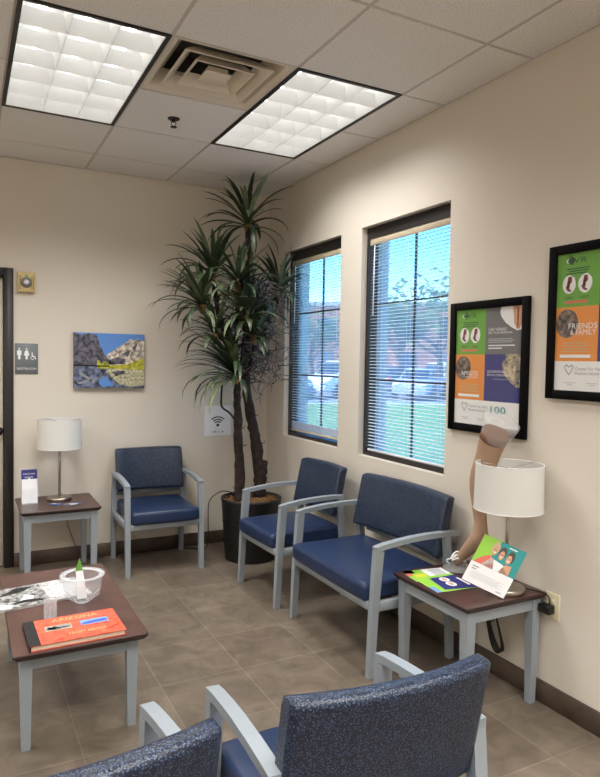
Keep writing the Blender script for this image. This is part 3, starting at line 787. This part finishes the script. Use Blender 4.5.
# ------------------------------------------------------------------ posters on the right wall
def poster(label, yl, z0, spanish):
    w, h = .53, .662; root = thing('framed_poster', label, 'poster', (0, yl-w/2, z0+h/2), 0, 'framed clinic posters')
    f = .039; mb = MB()
    for a, b in (((-.022, yl-w, z0), (-.001, yl-w+f, z0+h)), ((-.022, yl-f, z0), (-.001, yl, z0+h)), ((-.022, yl-w+f, z0), (-.001, yl-f, z0+f)), ((-.022, yl-w+f, z0+h-f), (-.001, yl-f, z0+h))):
        mb.box(a, b, M_frame, .002, 1)
    mb.build('frame', root, True)
    iw, ih = w-2*f, h-2*f
    p = Print((-.010, yl-f, z0+f), (0,-1,0), (0,0,1), iw, ih)
    p.rect(0, 0, 1, 1, I['white']); p.up()
    p.rect(0, .61, .47, 1, I['green']); p.rect(.47, .61, 1, 1, I['grey']); p.rect(0, .215, .47, .61, I['orange']); p.rect(.47, .215, 1, .61, I['navy']); p.up()
    # green block
    p.blob(.16, .945, .035, .028, I['dkgreen'], 14); p.text('C', .10, .925, .17, .965, I['white']); p.text('VR', .18, .925, .33, .965, I['dkgreen'])
    for i, (a, b) in enumerate(((.11, .36), (.13, .35), (.10, .33))): p.rect(a, .882-.017*i, b, .890-.017*i, I['dkgreen'])
    for u, rot in ((.14, -.25), (.315, .2)):
        p.blob(u, .775, .075, .068, I['white'], 20, .05, rot)
    p.up()
    for u, s in ((.14, 1), (.315, -1)):
        p.poly([(u+.03, .83), (u-.01, .832), (u-.022, .79), (u-.03, .74), (u-.006, .725), (u+.028, .722), (u+.024, .733), (u+.002, .742), (u+.012, .79)], I['maroon'])
        p.poly([(u+.034, .82), (u+.03, .79), (u-.03, .765), (u-.045, .75), (u-.02, .75)], I['skin2'])
        for k in range(2): p.rect(u-.045, .680-.01*k, u+.045, .684-.01*k, I['dkgreen'])
    p.rect(.10, .636, .345, .655, I['coral'])
    # orange block
    p.blob(.13, .49, .125, .105, I['crowd'], 24, .02); p.rect(.0, .40, .0005, .41, I['orange'])
    p.up()
    if spanish:
        p.text('AMIGOS', .10, .425, .37, .465, I['white']); p.text('Y FAMILIARES', .12, .402, .37, .420, I['white'])
    else:
        p.text('FRIENDS', .15, .450, .46, .490, I['white']); p.text('& FAMILY', .17, .405, .45, .445, I['white'])
    for k in range(4): p.rect(.10-.02*(k % 2), .345-.02*k, .37+.02*(k % 2), .351-.02*k, I['tan'])
    p.rect(.06, .240, .40, .263, I['white'])
    # grey block
    p.poly([(.70,1),(1,1),(1,.81),(.93,.80),(.84,.83),(.76,.87),(.70,.92),(.68,.96)], I['white']); p.up()
    p.poly([(.86,1),(.99,1),(.99,.86),(.955,.815),(.92,.815),(.885,.86)], I['skin']); p.poly([(.925,.98),(.94,.98),(.94,.83),(.925,.83)], I['skin2'])
    p.text('LAS VENAS' if spanish else 'YOUR VEINS', .52, .805, .78, .830, I['white']); p.text('DE TUS PIERNAS' if spanish else 'MATTER TO US', .52, .780, .86, .798, I['white'])
    for k in range(3): p.rect(.52, .735-.014*k, .86+.03*(k % 2), .740-.014*k, I['lgrey'])
    p.rect(.52, .678, .90, .688, I['white']); p.rect(.52, .655, .72, .665, I['white'])
    # navy block: a photo disc (the code squares are plain white tiles)
    p.poly([(.78,.61),(1,.61),(1,.345),(.93,.34),(.83,.39),(.75,.46),(.73,.53)], I['mosaic'])
    p.up(); p.text('ENCUENTRANOS' if spanish else 'FIND US', .52, .455, .80, .475, I['white']); p.text('EN LA COMUNIDAD' if spanish else 'IN THE COMMUNITY', .52, .428, .86, .446, I['white'])
    p.rect(.60, .40, .80, .406, I['midgrey'])
    # white strip
    for s in (-1, 1):
        P = [(.17, .115), (.17+s*.035, .15), (.17+s*.05, .172), (.17+s*.03, .188), (.17, .172)]
        for a, b in zip(P, P[1:]):
            d = Vector((b[0]-a[0], b[1]-a[1])).normalized(); nx, ny = -d.y*.004, d.x*.004
            p.poly([(a[0]-nx, a[1]-ny), (b[0]-nx, b[1]-ny), (b[0]+nx, b[1]+ny), (a[0]+nx, a[1]+ny)][:: 1], I['midgrey'])
    p.text('Center for Vein', .24, .15, .53, .172, I['midgrey']); p.text('Restoration', .24, .118, .50, .140, I['midgrey'])
    p.text('100', .58, .115, .80, .175, I['teal'])
    for u in (.12, .36, .60): p.rect(u, .055, u+.13, .060, I['lgrey']); p.rect(u+.03, .040, u+.10, .045, I['lgrey'])
    p.build('print', root)
    mb = MB(); mb.poly([(-.013, yl-f, z0+f), (-.013, yl-w+f, z0+f), (-.013, yl-w+f, z0+h-f), (-.013, yl-f, z0+h-f)], M_glass2); mb.build('glazing', root, True)
M_glass2 = thin_glass('poster_glass', (1, 1, 1, 1))
poster('black framed poster reading AMIGOS, behind the stocking leg and lamp', -2.342, 1.172, True)
poster('black framed poster reading FRIENDS & FAMILY, cut off by the right edge', -2.980, 1.372, False)

# ------------------------------------------------------------------ items on the left side table
root = thing('brochure_holder', 'narrow stand of white and navy leaflets beside the left lamp', 'leaflet stand', (-1.905, -.25, TZ))
mb = MB(); x0, x1 = -1.957, -1.853
mb.box((x0, -.295, TZ), (x1, -.205, TZ+.003), M_clear_rim); mb.poly([(x0, -.22, TZ), (x1, -.22, TZ), (x1, -.182, TZ+.23), (x0, -.182, TZ+.23)], M_clear_rim)
mb.poly([(x0, -.275, TZ), (x1, -.275, TZ), (x1, -.260, TZ+.10), (x0, -.260, TZ+.10)], M_clear); mb.build('stand', root, True)
mb = MB()
for k in range(1):
    mb.poly([(x0+.002, -.272, TZ+.004), (x1-.002, -.272, TZ+.004), (x1-.002, -.242, TZ+.165), (x0+.002, -.242, TZ+.165)], M_white)
    mb.poly([(x0+.002, -.266, TZ+.004), (x1-.002, -.266, TZ+.004), (x1-.002, -.236, TZ+.165), (x0+.002, -.236, TZ+.165)], M_white)
    mb.poly([(x0+.002, -.272, TZ+.004), (x0+.002, -.266, TZ+.004), (x0+.002, -.236, TZ+.165), (x0+.002, -.242, TZ+.165)], M_white)
    mb.poly([(x1-.002, -.272, TZ+.004), (x1-.002, -.266, TZ+.004), (x1-.002, -.236, TZ+.165), (x1-.002, -.242, TZ+.165)], M_white)
mb.build('white_leaflet', root, True)
p = Print((x0+.001, -.242, TZ+.075), (1,0,0), (0,.16,1), .102, .155)
p.rect(0, 0, 1, 1, I['navy']); p.up(); p.text('WELCOME', .10, .78, .86, .84, I['white']); p.text('PATIENTS', .22, .62, .74, .69, I['white']); p.blob(.5, .57, .09, .05, I['white'])
p.build('navy_leaflet', root)
for k, (x, y, rz, lab) in enumerate(((-1.640, -.395, .35, 'dark blue leaflet lying in front of the left lamp base, pale photo at its centre'), (-1.730, -.365, -.25, 'dark blue leaflet lying nearest the left lamp base, mostly plain'))):
    root = thing('flat_leaflet', lab, 'leaflet', (x, y, TZ), 0, 'leaflets on the left side table')
    U = Vector((math.cos(rz), math.sin(rz), 0)); V = Vector((-math.sin(rz), math.cos(rz), 0)); O = Vector((x, y, TZ+.0012+.0012*k)) - U*.06 - V*.045
    p = Print(O, U, V, .12 if k == 0 else .085, .09 if k == 0 else .08)
    p.rect(0, 0, 1, 1, mat('ink_slate', (70, 78, 108), rough=.4)); p.up(); 
    p.rect(.3, .25, .75, .7, I['lgrey'] if k == 0 else I['blue']); p.up(); p.rect(.06, .8, .6, .87, I['white']); p.build('print', root)

# ------------------------------------------------------------------ items on the coffee table
def book_box(mb, O, U, V, w, d, h, m): 
    O = Vector(O); U = Vector(U).normalized()*w; V = Vector(V).normalized()*d; Zz = Vector((0,0,h))
    P = [O, O+U, O+U+V, O+V]; Q = [p+Zz for p in P]
    mb.poly(P[::-1], m); mb.poly(Q, m)
    for i in range(4): j = (i+1) % 4; mb.poly([P[i], P[j], Q[j], Q[i]], m)
a = math.radians(1.5); U = Vector((math.cos(a), math.sin(a), 0)); V = Vector((-math.sin(a), math.cos(a), 0))
root = thing('photo_book', 'thick orange and red book with a black spine on the coffee table', 'book', (-1.91, -2.31, CT))
O = Vector((-2.090, -2.440, CT))
mb = MB(); book_box(mb, O, U, V, .362, .25, .003, I['cover']); book_box(mb, O+Vector((0,0,.0195)), U, V, .362, .25, .003, I['cover'])
book_box(mb, O+Vector((0,0,.0)), U, V, .006, .25, .0225, I['black']); mb.build('cover', root, True)
mb = MB(); book_box(mb, O+U*.005+V*.005+Vector((0,0,.003)), U, V, .350, .240, .0165, mat('page_block', (226, 208, 186), rough=.8)); mb.build('pages', root, True)
p = Print(O+Vector((0,0,.0228)), U, V, .362, .25)
p.rect(0, 0, .115, 1, I['black']); p.text('ARIZONA', .30, .80, .80, .92, mat('ink_gold', (244, 190, 130), rough=.4)); p.text('FROM ABOVE', .42, .20, .82, .29, mat('ink_gold', (240, 170, 80)))
p.rect(.20, .46, .48, .66, I['tan']); p.rect(.58, .48, .88, .68, I['lblue']); p.up()
p.rect(.21, .475, .47, .645, I['bw']); p.poly([(.59,.50),(.87,.53),(.865,.61),(.68,.60),(.60,.56)], I['blue']); p.poly([(.22,.50),(.45,.53),(.44,.57),(.34,.56),(.24,.61)], I['black'])
p.text('IN OLD TIMES', .60, .40, .86, .45, I['tan']) if False else None
p.poly([(.24,.06),(.32,.13),(.36,.10),(.34,.05)], I['red']); p.poly([(.80,.20),(.95,.30),(.97,.26),(.86,.16)], I['red']); p.build('cover_print', root)

root = thing('open_magazine', 'black and white photo magazine lying open on the coffee table', 'magazine', (-1.97, -1.80, CT))
a = math.radians(9); U = Vector((math.cos(a), math.sin(a), 0)); V = Vector((-math.sin(a), math.cos(a), 0)); O = Vector((-2.17, -1.985, CT+.0005))
mb = MB(); book_box(mb, O, U, V, .40, .27, .009, I['bw2']); mb.build('pages', root, True)
p = Print(O+Vector((0,0,.0093)), U, V, .40, .27)
p.rect(0, 0, .56, 1, I['bw']); p.rect(.56, 0, 1, 1, I['bw2']); p.up(); p.poly([(0,.05),(.12,.0),(.16,.16),(.02,.3)], I['lgrey']); p.poly([(.66,.75),(.94,.78),(.94,.4),(.8,.3),(.7,.5)], I['lgrey'])
p.poly([(.25,.3),(.34,.52),(.42,.44),(.4,.3)], I['white']); p.poly([(.05,.62),(.3,.95),(.5,.9),(.3,.7)], I['black']); p.poly([(.12,.2),(.5,.12),(.52,.2),(.3,.3)], I['black']); p.build('photo', root)

root = thing('plastic_bowl', 'clear plastic bowl with a wide rim on the coffee table', 'bowl', (-1.830, -1.992, CT))
mb = MB(); n = 32
mb.lathe([(.028, 0), (.034, .006), (.080, .045), (.083, .070), (.087, .122)], M_clear, n, caps=False)
mb.lathe([(.027, .003), (.001, .003)], M_clear, n, caps=False); mb.build('body', root)
mb = MB(); mb.lathe([(.087, .118), (.097, .122), (.099, .128), (.093, .131), (.074, .127), (.070, .124), (.087, .118)], M_clear_rim, n, caps=False)
for k in range(8):
    a = 2*PI*k/8+.2; mb.tube([(.034*math.cos(a), .034*math.sin(a), .006), (.081*math.cos(a), .081*math.sin(a), .045)], .0022, M_clear_rim, 5)
mb.tube([(.029*math.cos(2*PI*k/24), .029*math.sin(2*PI*k/24), .004) for k in range(25)], .003, M_clear_rim, 5); mb.build('rim', root)
root = thing('green_card', 'folded green and white card standing in the plastic bowl', 'card', (-1.832, -1.97, CT+.01))
mb = MB(); 
for s in (0, .0008): mb.poly([(-1.850, -1.985+s, CT+.012), (-1.808, -1.985+s, CT+.012), (-1.824+.004, -1.945+s, CT+.13), (-1.852, -1.945+s, CT+.13)], M_white)
for s in (-.0006, .0014): mb.poly([(-1.856, -1.945+s, CT+.125), (-1.818, -1.945+s, CT+.125), (-1.834, -1.94+s, CT+.190)], I['green'])
mb.build('sheet', root, True)
root = thing('acrylic_card_holder', 'small clear plastic cup behind the orange book', 'cup', (-1.982, -2.125, CT))
mb = MB(); mb.box((-.024, -.014, 0), (.024, .014, .004), M_clear_rim)
for s in (-1, 1):
    mb.box((-.024, s*.014-.001, 0), (.024, s*.014+.001, .085), M_clear); mb.box((s*.024-.001, -.014, 0), (s*.024+.001, .014, .085), M_clear_rim)
mb.box((-.003, -.015, .0), (.003, .0, .085), M_clear_rim); mb.build('body', root)

# ------------------------------------------------------------------ items on the right side table
root = thing('stocking_leg_display', 'mannequin leg in a tan stocking standing between the bench and right lamp', 'leg display', (-.145, -2.60, TZ))
LP = [(-2.812, 1.190, .064), (-2.795, 1.155, .064), (-2.778, 1.11, .058), (-2.760, 1.06, .055), (-2.745, 1.01, .058), (-2.738, .965, .059), (-2.735, .91, .053), (-2.733, .86, .042), (-2.732, .81, .033),
      (-2.738, .77, .030), (-2.738, .735, .036), (-2.733, .70, .046), (-2.712, .668, .043), (-2.680, .640, .037), (-2.650, .610, .031), (-2.622, .580, .026), (-2.598, .552, .021), (-2.580, .530, .013), (-2.575, .522, .005)]
P = smooth([(-.145, y, z) for y, z, r in LP], 3); R = []
for i in range(len(LP)-1):
    for k in range(3): R.append(LP[i][2] + (LP[i+1][2]-LP[i][2])*k/3)
R.append(LP[-1][2])
mb = MB(); mb.tube(P, R, M_stocking, 24, flat=.92); leg = mb.build('stocking', root, True)
mb = MB(); mb.tube([(-.145, -2.823, 1.208), (-.145, -2.812, 1.190), (-.145, -2.800, 1.168)], [.066, .0665, .0655], M_band, 24, flat=.93); mb.build('band', root, True)
mb = MB()
ax = Vector((0, -.45, .89)).normalized(); c0 = Vector((-.145, -2.815, 1.185)); u_ = Vector((1,0,0)); v_ = ax.cross(u_)
def cring(d, r, sh=0): return [c0 + ax*d + u_*r*.9*math.cos(2*PI*k/28) + v_*(r*math.sin(2*PI*k/28)) for k in range(28)]
mb.loft([cring(-.015, .069), cring(.02, .075), cring(.078, .088), cring(.086, .089), cring(.089, .084), cring(.087, .01)], M_plastic_w, caps=False); mb.build('plastic_cuff', root, True)
mb = MB(); c_ = (-.145, -2.603, 0)
mb.lathe([(.080, TZ), (.083, TZ+.004), (.080, TZ+.010), (.055, TZ+.018), (.01, TZ+.020)], M_plastic_w, 32, c=c_); mb.build('base', root, True)
mb = MB()
for dz, r, dy in ((.05, .032, 0), (.062, .03, .012)):
    mb.tube([(-.145+r*math.cos(2*PI*k/20), -2.598+dy+r*math.sin(2*PI*k/20), TZ+dz+.012*math.sin(4*PI*k/20)) for k in range(21)], .004, M_white, 6)
mb.tube(smooth([(-.17, -2.59, TZ+.055), (-.19, -2.56, TZ+.04), (-.175, -2.565, TZ+.018)]), .0035, M_white, 6); mb.build('support_loop', root, True)

def flyer(label, cx, cy, rz, w, d, draw, z):
    root = thing('brochure', label, 'brochure', (cx, cy, z), 0, 'brochures lying on the right side table')
    U = Vector((math.cos(rz), math.sin(rz), 0)); V = Vector((-math.sin(rz), math.cos(rz), 0)); O = Vector((cx, cy, z)) - U*w/2 - V*d/2
    p = Print(O+Vector((0,0,.0006)), U, V, w, d); book_box(p.mb, O, U, V, w, d, .0005, M_white); draw(p); p.build('sheet', root)
def d1(p):
    p.rect(0, 0, 1, 1, I['white']); p.up(); p.rect(0, .0, .45, 1, I['lime']); p.rect(0, .72, .25, 1, I['navy']); p.up(); p.poly([(.1,.2),(.4,.1),(.4,.6),(.15,.6)], I['yellow'])
    p.rect(.0, .5, .12, .75, I['coral']); p.rect(.6, .1, .9, .9, I['lgrey'])
def d2(p):
    p.rect(0, 0, 1, 1, I['lime']); p.up(); p.poly([(.25,.10),(1,.0),(1,.9),(.32,.85)], I['navy']); p.rect(0, .0, .12, .35, I['lblue']); p.up()
    p.blob(.58, .38, .11, .15, I['white']); p.blob(.60, .68, .11, .14, I['white']); p.up(); p.blob(.58, .38, .05, .09, I['skin']); p.blob(.60, .68, .05, .08, I['skin']); p.rect(.9, .2, .96, .7, I['white'])
flyer('white and lime brochure at the bench end of the right side table', -.335, -2.605, math.radians(-8), .22, .15, d1, TZ+.0008)
flyer('lime and navy brochure with two pale ovals, at the table corner nearest the bench', -.345, -2.730, math.radians(-6), .215, .20, d2, TZ+.0022)
# standing photo card leaning on the lamp pole
P1, P2 = Vector((-.375, -2.872, .577)), Vector((-.248, -2.996, .509))
Tt = Vector((.127, -.031, .183)); Bv = P2-P1; Tt = Tt - Bv*(Tt.dot(Bv)/Bv.dot(Bv))*.5
root = thing('photo_card', 'large white and teal card with three smiling women leaning on the right lamp', 'card', P2)
p = Print(P1, Bv, Tt, Bv.length, Tt.length); p.V = Tt
nrm = Bv.cross(Tt).normalized()
pm = p.mb
for q in (0, -.0008): pm.poly([P1+nrm*q, P2+nrm*q, P2+Tt+nrm*q, P1+Tt+nrm*q], M_white)
p.up(); p.rect(0, .42, 1, 1, I['teal']); p.up(); p.poly([(0,.42),(.30,.42),(.42,1),(0,1)], I['lime']); p.up()
p.poly([(.04,.42),(.16,.56),(.30,.66),(.42,.62),(.50,.42)], I['coral']); p.poly([(.22,.42),(.36,.62),(.66,.58),(.84,.42)], I['white'])
p.poly([(.62,.42),(.7,.6),(.84,.62),(.86,.42)], I['skin']); p.up()
for u, v, hc in ((.36, .80, I['tan']), (.54, .76, I['photo']), (.74, .74, I['photo'])):
    p.blob(u, v+.03, .085, .13, hc, 16); 
p.up()
for u, v in ((.37, .78), (.54, .74), (.72, .72)): p.blob(u, v, .058, .095, I['skin'], 16)
p.up()
for u, v in ((.37, .78), (.54, .74), (.72, .72)):
    p.rect(u-.03, v-.045, u+.03, v-.025, I['white']); p.rect(u-.035, v+.01, u-.015, v+.025, I['black']); p.rect(u+.015, v+.01, u+.035, v+.025, I['black'])
p.rect(.62, .93, .80, .955, I['white']); p.rect(.08, .33, .22, .35, I['midgrey']); p.rect(.08, .28, .18, .30, I['midgrey'])
for k in range(5): p.rect(.10+.0*k, .24-.03*k, .86-.1*(k % 2), .246-.03*k, I['lgrey'])
p.rect(.78, .05, .90, .065, I['midgrey'])
p.build('card', root)

# ------------------------------------------------------------------ outside
GZ = -.12
M_grass = mat('lawn', (104, 150, 72), rough=.9, rgb2=(84, 128, 60), nscale=3)
M_asph = mat('asphalt', (120, 122, 128), rough=.9, rgb2=(104, 106, 112), nscale=2)
M_conc = mat('concrete', (190, 186, 180), rough=.9)
M_adobe = mat('adobe_stucco', (206, 140, 110), rough=.9, rgb2=(192, 126, 98), nscale=.6)
M_tree = mat('tree_leaves', (96, 118, 70), rough=.8, rgb2=(66, 88, 52), nscale=1.5)
M_trunk = mat('tree_bark', (96, 84, 78), rough=.9)
mb = MB(); mb.poly([(TH, -30, GZ), (7.2, -30, GZ), (7.2, -30, GZ), (17.2, 13.2, GZ), (2, 19.5, GZ), (TH, 19.5, GZ)][:2] + [(17.5, -10, GZ), (17.2, 13.6, GZ), (12.2, 16.3, GZ), (4, 18.5, GZ), (TH, 20, GZ)], M_grass)
tag(mb.build('lawn'), 'flat green lawn outside the windows', 'lawn', kind='structure')
mb = MB(); mb.poly([(-40, -40, GZ-.02), (160, -40, GZ-.02), (160, 200, GZ-.02), (-40, 200, GZ-.02)], M_asph)
tag(mb.build('parking_lot'), 'grey asphalt parking lot beyond the lawn', 'parking lot', kind='structure')
mb = MB(); pts = [(17.2, 13.6), (12.2, 16.3), (4, 18.5)]
for a, b in zip(pts, pts[1:]):
    A, B = Vector((*a, GZ)), Vector((*b, GZ)); nn = (B-A).cross(Z).normalized()*.5
    if nn.y < 0: nn = -nn
    mb.poly([A, B, B+nn, A+nn], M_conc); 
    for q in (A, ): pass
    mb.poly([A+nn+Vector((0,0,.1)), B+nn+Vector((0,0,.1)), B+nn*1.3+Vector((0,0,.1)), A+nn*1.3+Vector((0,0,.1))], M_conc); mb.poly([A+nn, B+nn, B+nn+Vector((0,0,.1)), A+nn+Vector((0,0,.1))], M_conc)
tag(mb.build('curb'), 'pale concrete curb between lawn and parking lot', 'curb', kind='structure')

def car(label, x, y, rz, paint, suv):
    root = thing('parked_car', label, 'car', (x, y, GZ), rz, 'cars parked beyond the lawn')
    Lh = 2.25; Hh = 1.75 if suv else 1.45; hood = 1.05 if suv else .92
    # (pos along, top height, half width)
    prof = [(-Lh, .55, .70), (-Lh+.06, .82, .84), (-Lh+.4, hood, .90), (-1.3, hood+.03, .92), (0, hood+.04, .93), (1.1, hood+.02, .92), (Lh-.5, hood-.05, .90), (Lh-.08, .78, .84), (Lh, .52, .72)]
    mb = MB(); rings = []
    for q, h, w in prof:
        b = .28; rings.append([(q, p, (h+b)/2+s_) for p, s_ in rr(2*w, h-b, .12, 4)])
    mb.loft(rings, paint)
    roof = [(-1.95 if suv else -1.6, hood, .80), (-1.7 if suv else -1.0, Hh-.08, .70), (-.9 if suv else -.5, Hh, .68), (.3, Hh-.02, .68), (.55, Hh-.08, .69), (1.25, hood, .80)]
    mb.loft([[(q, w*sx, z) for sx, z in ((1, hood-.05), (.86, h), (-.86, h), (-1, hood-.05))] for q, h, w in roof], paint); mb.build('body', root)
    mb = MB(); g = mat('car_glass', (40, 48, 60), rough=.08, spec=.8)
    for s in (-1, 1):
        mb.poly([(-1.5 if suv else -1.15, s*.815, hood+.06), (1.0, s*.80, hood+.06), (.5, s*.70, Hh-.12), (-1.4 if suv else -.8, s*.70, Hh-.12)], g)
    for a, b, w in ((1.22, .58, .66), (-1.92 if suv else -1.55, -1.74 if suv else -1.05, .66)):
        o = .03 if a > 0 else -.03
        mb.poly([(a+o, -w, hood+.05), (a+o, w, hood+.05), (b+o, w*.86, Hh-.11), (b+o, -w*.86, Hh-.11)], g)
    mb.build('windows', root)
    for sx in (-1, 1):
        for s in (-1, 1):
            mb = MB(); mt = Matrix.Translation((sx*1.38, s*.86, .34)) @ Matrix.Rotation(PI/2, 4, 'X')
            mb.lathe([(.20, -.10), (.33, -.11), (.34, -.08), (.34, .08), (.33, .11), (.20, .10)], M_black, 24, mtx=mt); mb.lathe([(.2, -.095), (.05, -.12), (.05, .12), (.2, .095)], M_nickel, 16, mtx=mt); mb.build('wheel', root)
    mb = MB()
    for s in (-1, 1): mb.box((Lh-.16, s*.62-.16, .62), (Lh+.0, s*.62+.16, .76), M_white, .02, 1); mb.box((-Lh+.0, s*.66-.14, .66), (-Lh+.12, s*.66+.14, .82), I['red'], .02, 1)
    mb.build('lights', root)
P_w = mat('white_car_paint', (236, 238, 240), rough=.25, coat=.5); P_s = mat('silver_car_paint', (168, 174, 184), rough=.25, coat=.5); P_b = mat('blue_car_paint', (84, 104, 138), rough=.25, coat=.5); P_d = mat('dark_car_paint', (60, 62, 70), rough=.25, coat=.5)
car('white sport utility car seen through the left window, right half of view', 14.0, 21.6, math.radians(200), P_w, True)
car('blue grey sedan seen through the left window, nearest the pot', 10.3, 20.6, math.radians(-105), P_b, False)
car('silver sedan behind the lawn in the middle of the right window', 17.0, 19.4, math.radians(-140), P_s, False)
car('white sedan behind the lawn at the right side of the right window', 21.2, 18.6, math.radians(-140), P_w, False)
car('dark sedan parked further back, seen through the right window', 21.5, 27.0, math.radians(20), P_d, False)
car('pale sport utility car parked in the far row behind the silver sedan', 26.5, 28.5, math.radians(20), P_w, True)

def tree(label, x, y, h, r, seed, dens=900):
    rnd = random.Random(seed); root = thing('tree', label, 'tree', (x, y, GZ), 0, 'trees beyond the parking lot')
    mb = MB(); mb.tube(smooth([(0,0,0), (.1,0,h*.2), (0,.1,h*.4), (.1,.1,h*.62)], 4), [.22-.011*i for i in range(13)], M_trunk, 8); ends = []
    for k in range(9):
        a = 2*PI*k/9+rnd.random(); z = h*rnd.uniform(.25, .5); e = Vector((math.cos(a)*r*rnd.uniform(.45, .8), math.sin(a)*r*rnd.uniform(.45, .8), h*rnd.uniform(.55, .85)))
        mb.tube(smooth([(0, 0, z), (e.x*.5, e.y*.5, z+(e.z-z)*.4), tuple(e)], 3), [.10, .09, .075, .06, .05, .04, .03], M_trunk, 6); ends.append(e)
    mb.build('trunk', root)
    mb = MB(); ends.append(Vector((0, 0, h*.8)))
    for k in range(dens):
        c = rnd.choice(ends); d = Vector((rnd.gauss(0,1), rnd.gauss(0,1), rnd.gauss(0,.8)))*r*.27
        p = c + d; a = rnd.uniform(.12, .26); u = Vector((rnd.gauss(0,1), rnd.gauss(0,1), rnd.gauss(0,1))).normalized(); v = u.orthogonal().normalized()
        mb.poly([p-u*a-v*a*.5, p+u*a-v*a*.5, p+u*a*.8+v*a*.5, p-u*a*.8+v*a*.5], M_tree)
    mb.build('foliage', root, auto=False)
tree('broad spreading tree in the middle of the right window view', 21.8, 23.8, 6.8, 3.4, 1)
tree('tall tree at the right side of the right window view', 30.5, 27.5, 8.2, 3.6, 2)
tree('loose tree seen at the left of the right window, beyond the cars', 31.0, 40.0, 7.0, 2.8, 3)
tree('tree seen through the left window above the blue car', 14.5, 33.0, 6.5, 3.2, 4)
tree('tree seen through the left window above the white car', 24.5, 44.0, 5.6, 2.6, 5)

def building(label, x, y, w, d, h, rz, m):
    root = thing('building', label, 'building', (x, y, GZ), rz, 'buildings beyond the parking lot')
    mb = MB(); mb.box((-w/2, -d/2, 0), (w/2, d/2, h), m); mb.box((-w/2-.1, -d/2-.1, h), (w/2+.1, d/2+.1, h+.4), M_conc); mb.build('wall', root)
    n = int(w/4)
    for k in range(n):
        for z in (1.0, 4.4):
            if z+1.8 > h: continue
            xx = -w/2 + w*(k+.5)/n; mb = MB(); mb.box((xx-.8, -d/2-.04, z), (xx+.8, -d/2+.02, z+1.8), mat('building_glass', (70, 90, 120), rough=.1)); mb.build('window', root)
building('long adobe coloured building far behind the trees in the right window', 45, 50, 30, 12, 7.5, math.radians(-38), M_adobe)
building('pale adobe building far behind the cars in the left window', 14, 84, 26, 12, 6.0, math.radians(-22), mat('pale_stucco', (204, 178, 150), rough=.9))

# ------------------------------------------------------------------ sky, sun
w = bpy.data.worlds.new('World'); S.world = w; w.use_nodes = True; nt = w.node_tree
bg = nt.nodes['Background']; sky = nt.nodes.new('ShaderNodeTexSky'); sky.sky_type = 'NISHITA'; sky.sun_disc = False
sky.sun_elevation = math.radians(48); sky.sun_rotation = math.radians(250); sky.air_density = .8; sky.dust_density = .1; sky.ozone_density = 3.0
hs = nt.nodes.new('ShaderNodeHueSaturation'); hs.inputs['Saturation'].default_value = 1.35; nt.links.new(sky.outputs[0], hs.inputs['Color']); nt.links.new(hs.outputs[0], bg.inputs['Color']); bg.inputs['Strength'].default_value = .62
sun = bpy.data.lights.new('sun', 'SUN'); sun.energy = 10; sun.angle = math.radians(.6); sun.color = (1, .96, .9)
so = bpy.data.objects.new('sun', sun); C.objects.link(so); so.rotation_euler = (0, math.radians(-44), math.radians(-25)); so.location = (0, 0, 12)

# small pieces belong to the part that carries them
def adopt(root, child, part):
    kids = list(root.children); ps = [o for o in kids if o.name.split('.')[0] == part]
    if ps:
        for o in kids:
            if o.name.split('.')[0] == child: o.parent = ps[0]
for o in list(C.objects):
    k = o.name.split('.')[0]
    if k == 'table_lamp': adopt(o, 'shade_ring', 'lamp_shade'); adopt(o, 'shade_spider', 'lamp_shade'); adopt(o, 'bulb', 'pole')
    if k == 'window_blind': adopt(o, 'tilt_wand', 'head_rail'); adopt(o, 'ladder_cord', 'slats')
    if k == 'framed_poster': adopt(o, 'glazing', 'frame')
    if k == 'wall_outlet': adopt(o, 'socket', 'cover_plate')
    if k == 'potted_tree': adopt(o, 'bark_mulch', 'pot')

# ------------------------------------------------------------------ camera
cam = bpy.data.cameras.new('camera'); co = bpy.data.objects.new('camera', cam); C.objects.link(co)
r = Vector((0.885374, -0.464551, 0.017474)); u = Vector((0.003911, 0.04503, 0.998978)); f = Vector((0.464863, 0.884401, -0.041685))
co.matrix_world = Matrix(((r.x, u.x, -f.x, -2.3043), (r.y, u.y, -f.y, -4.989), (r.z, u.z, -f.z, 1.514), (0, 0, 0, 1)))
cam.sensor_fit = 'VERTICAL'; cam.sensor_height = 36; cam.lens = 640.47/777*36; cam.clip_start = .02; cam.clip_end = 500
S.camera = co

S.view_settings.view_transform = 'Standard'; S.view_settings.look = 'None'; S.view_settings.exposure = 0.08; S.view_settings.gamma = 1
S.cycles.use_denoising = True; S.cycles.max_bounces = 10; S.cycles.diffuse_bounces = 5; S.cycles.transparent_max_bounces = 24
S.cycles.sample_clamp_indirect = 4.0; S.cycles.caustics_reflective = False; S.cycles.caustics_refractive = False
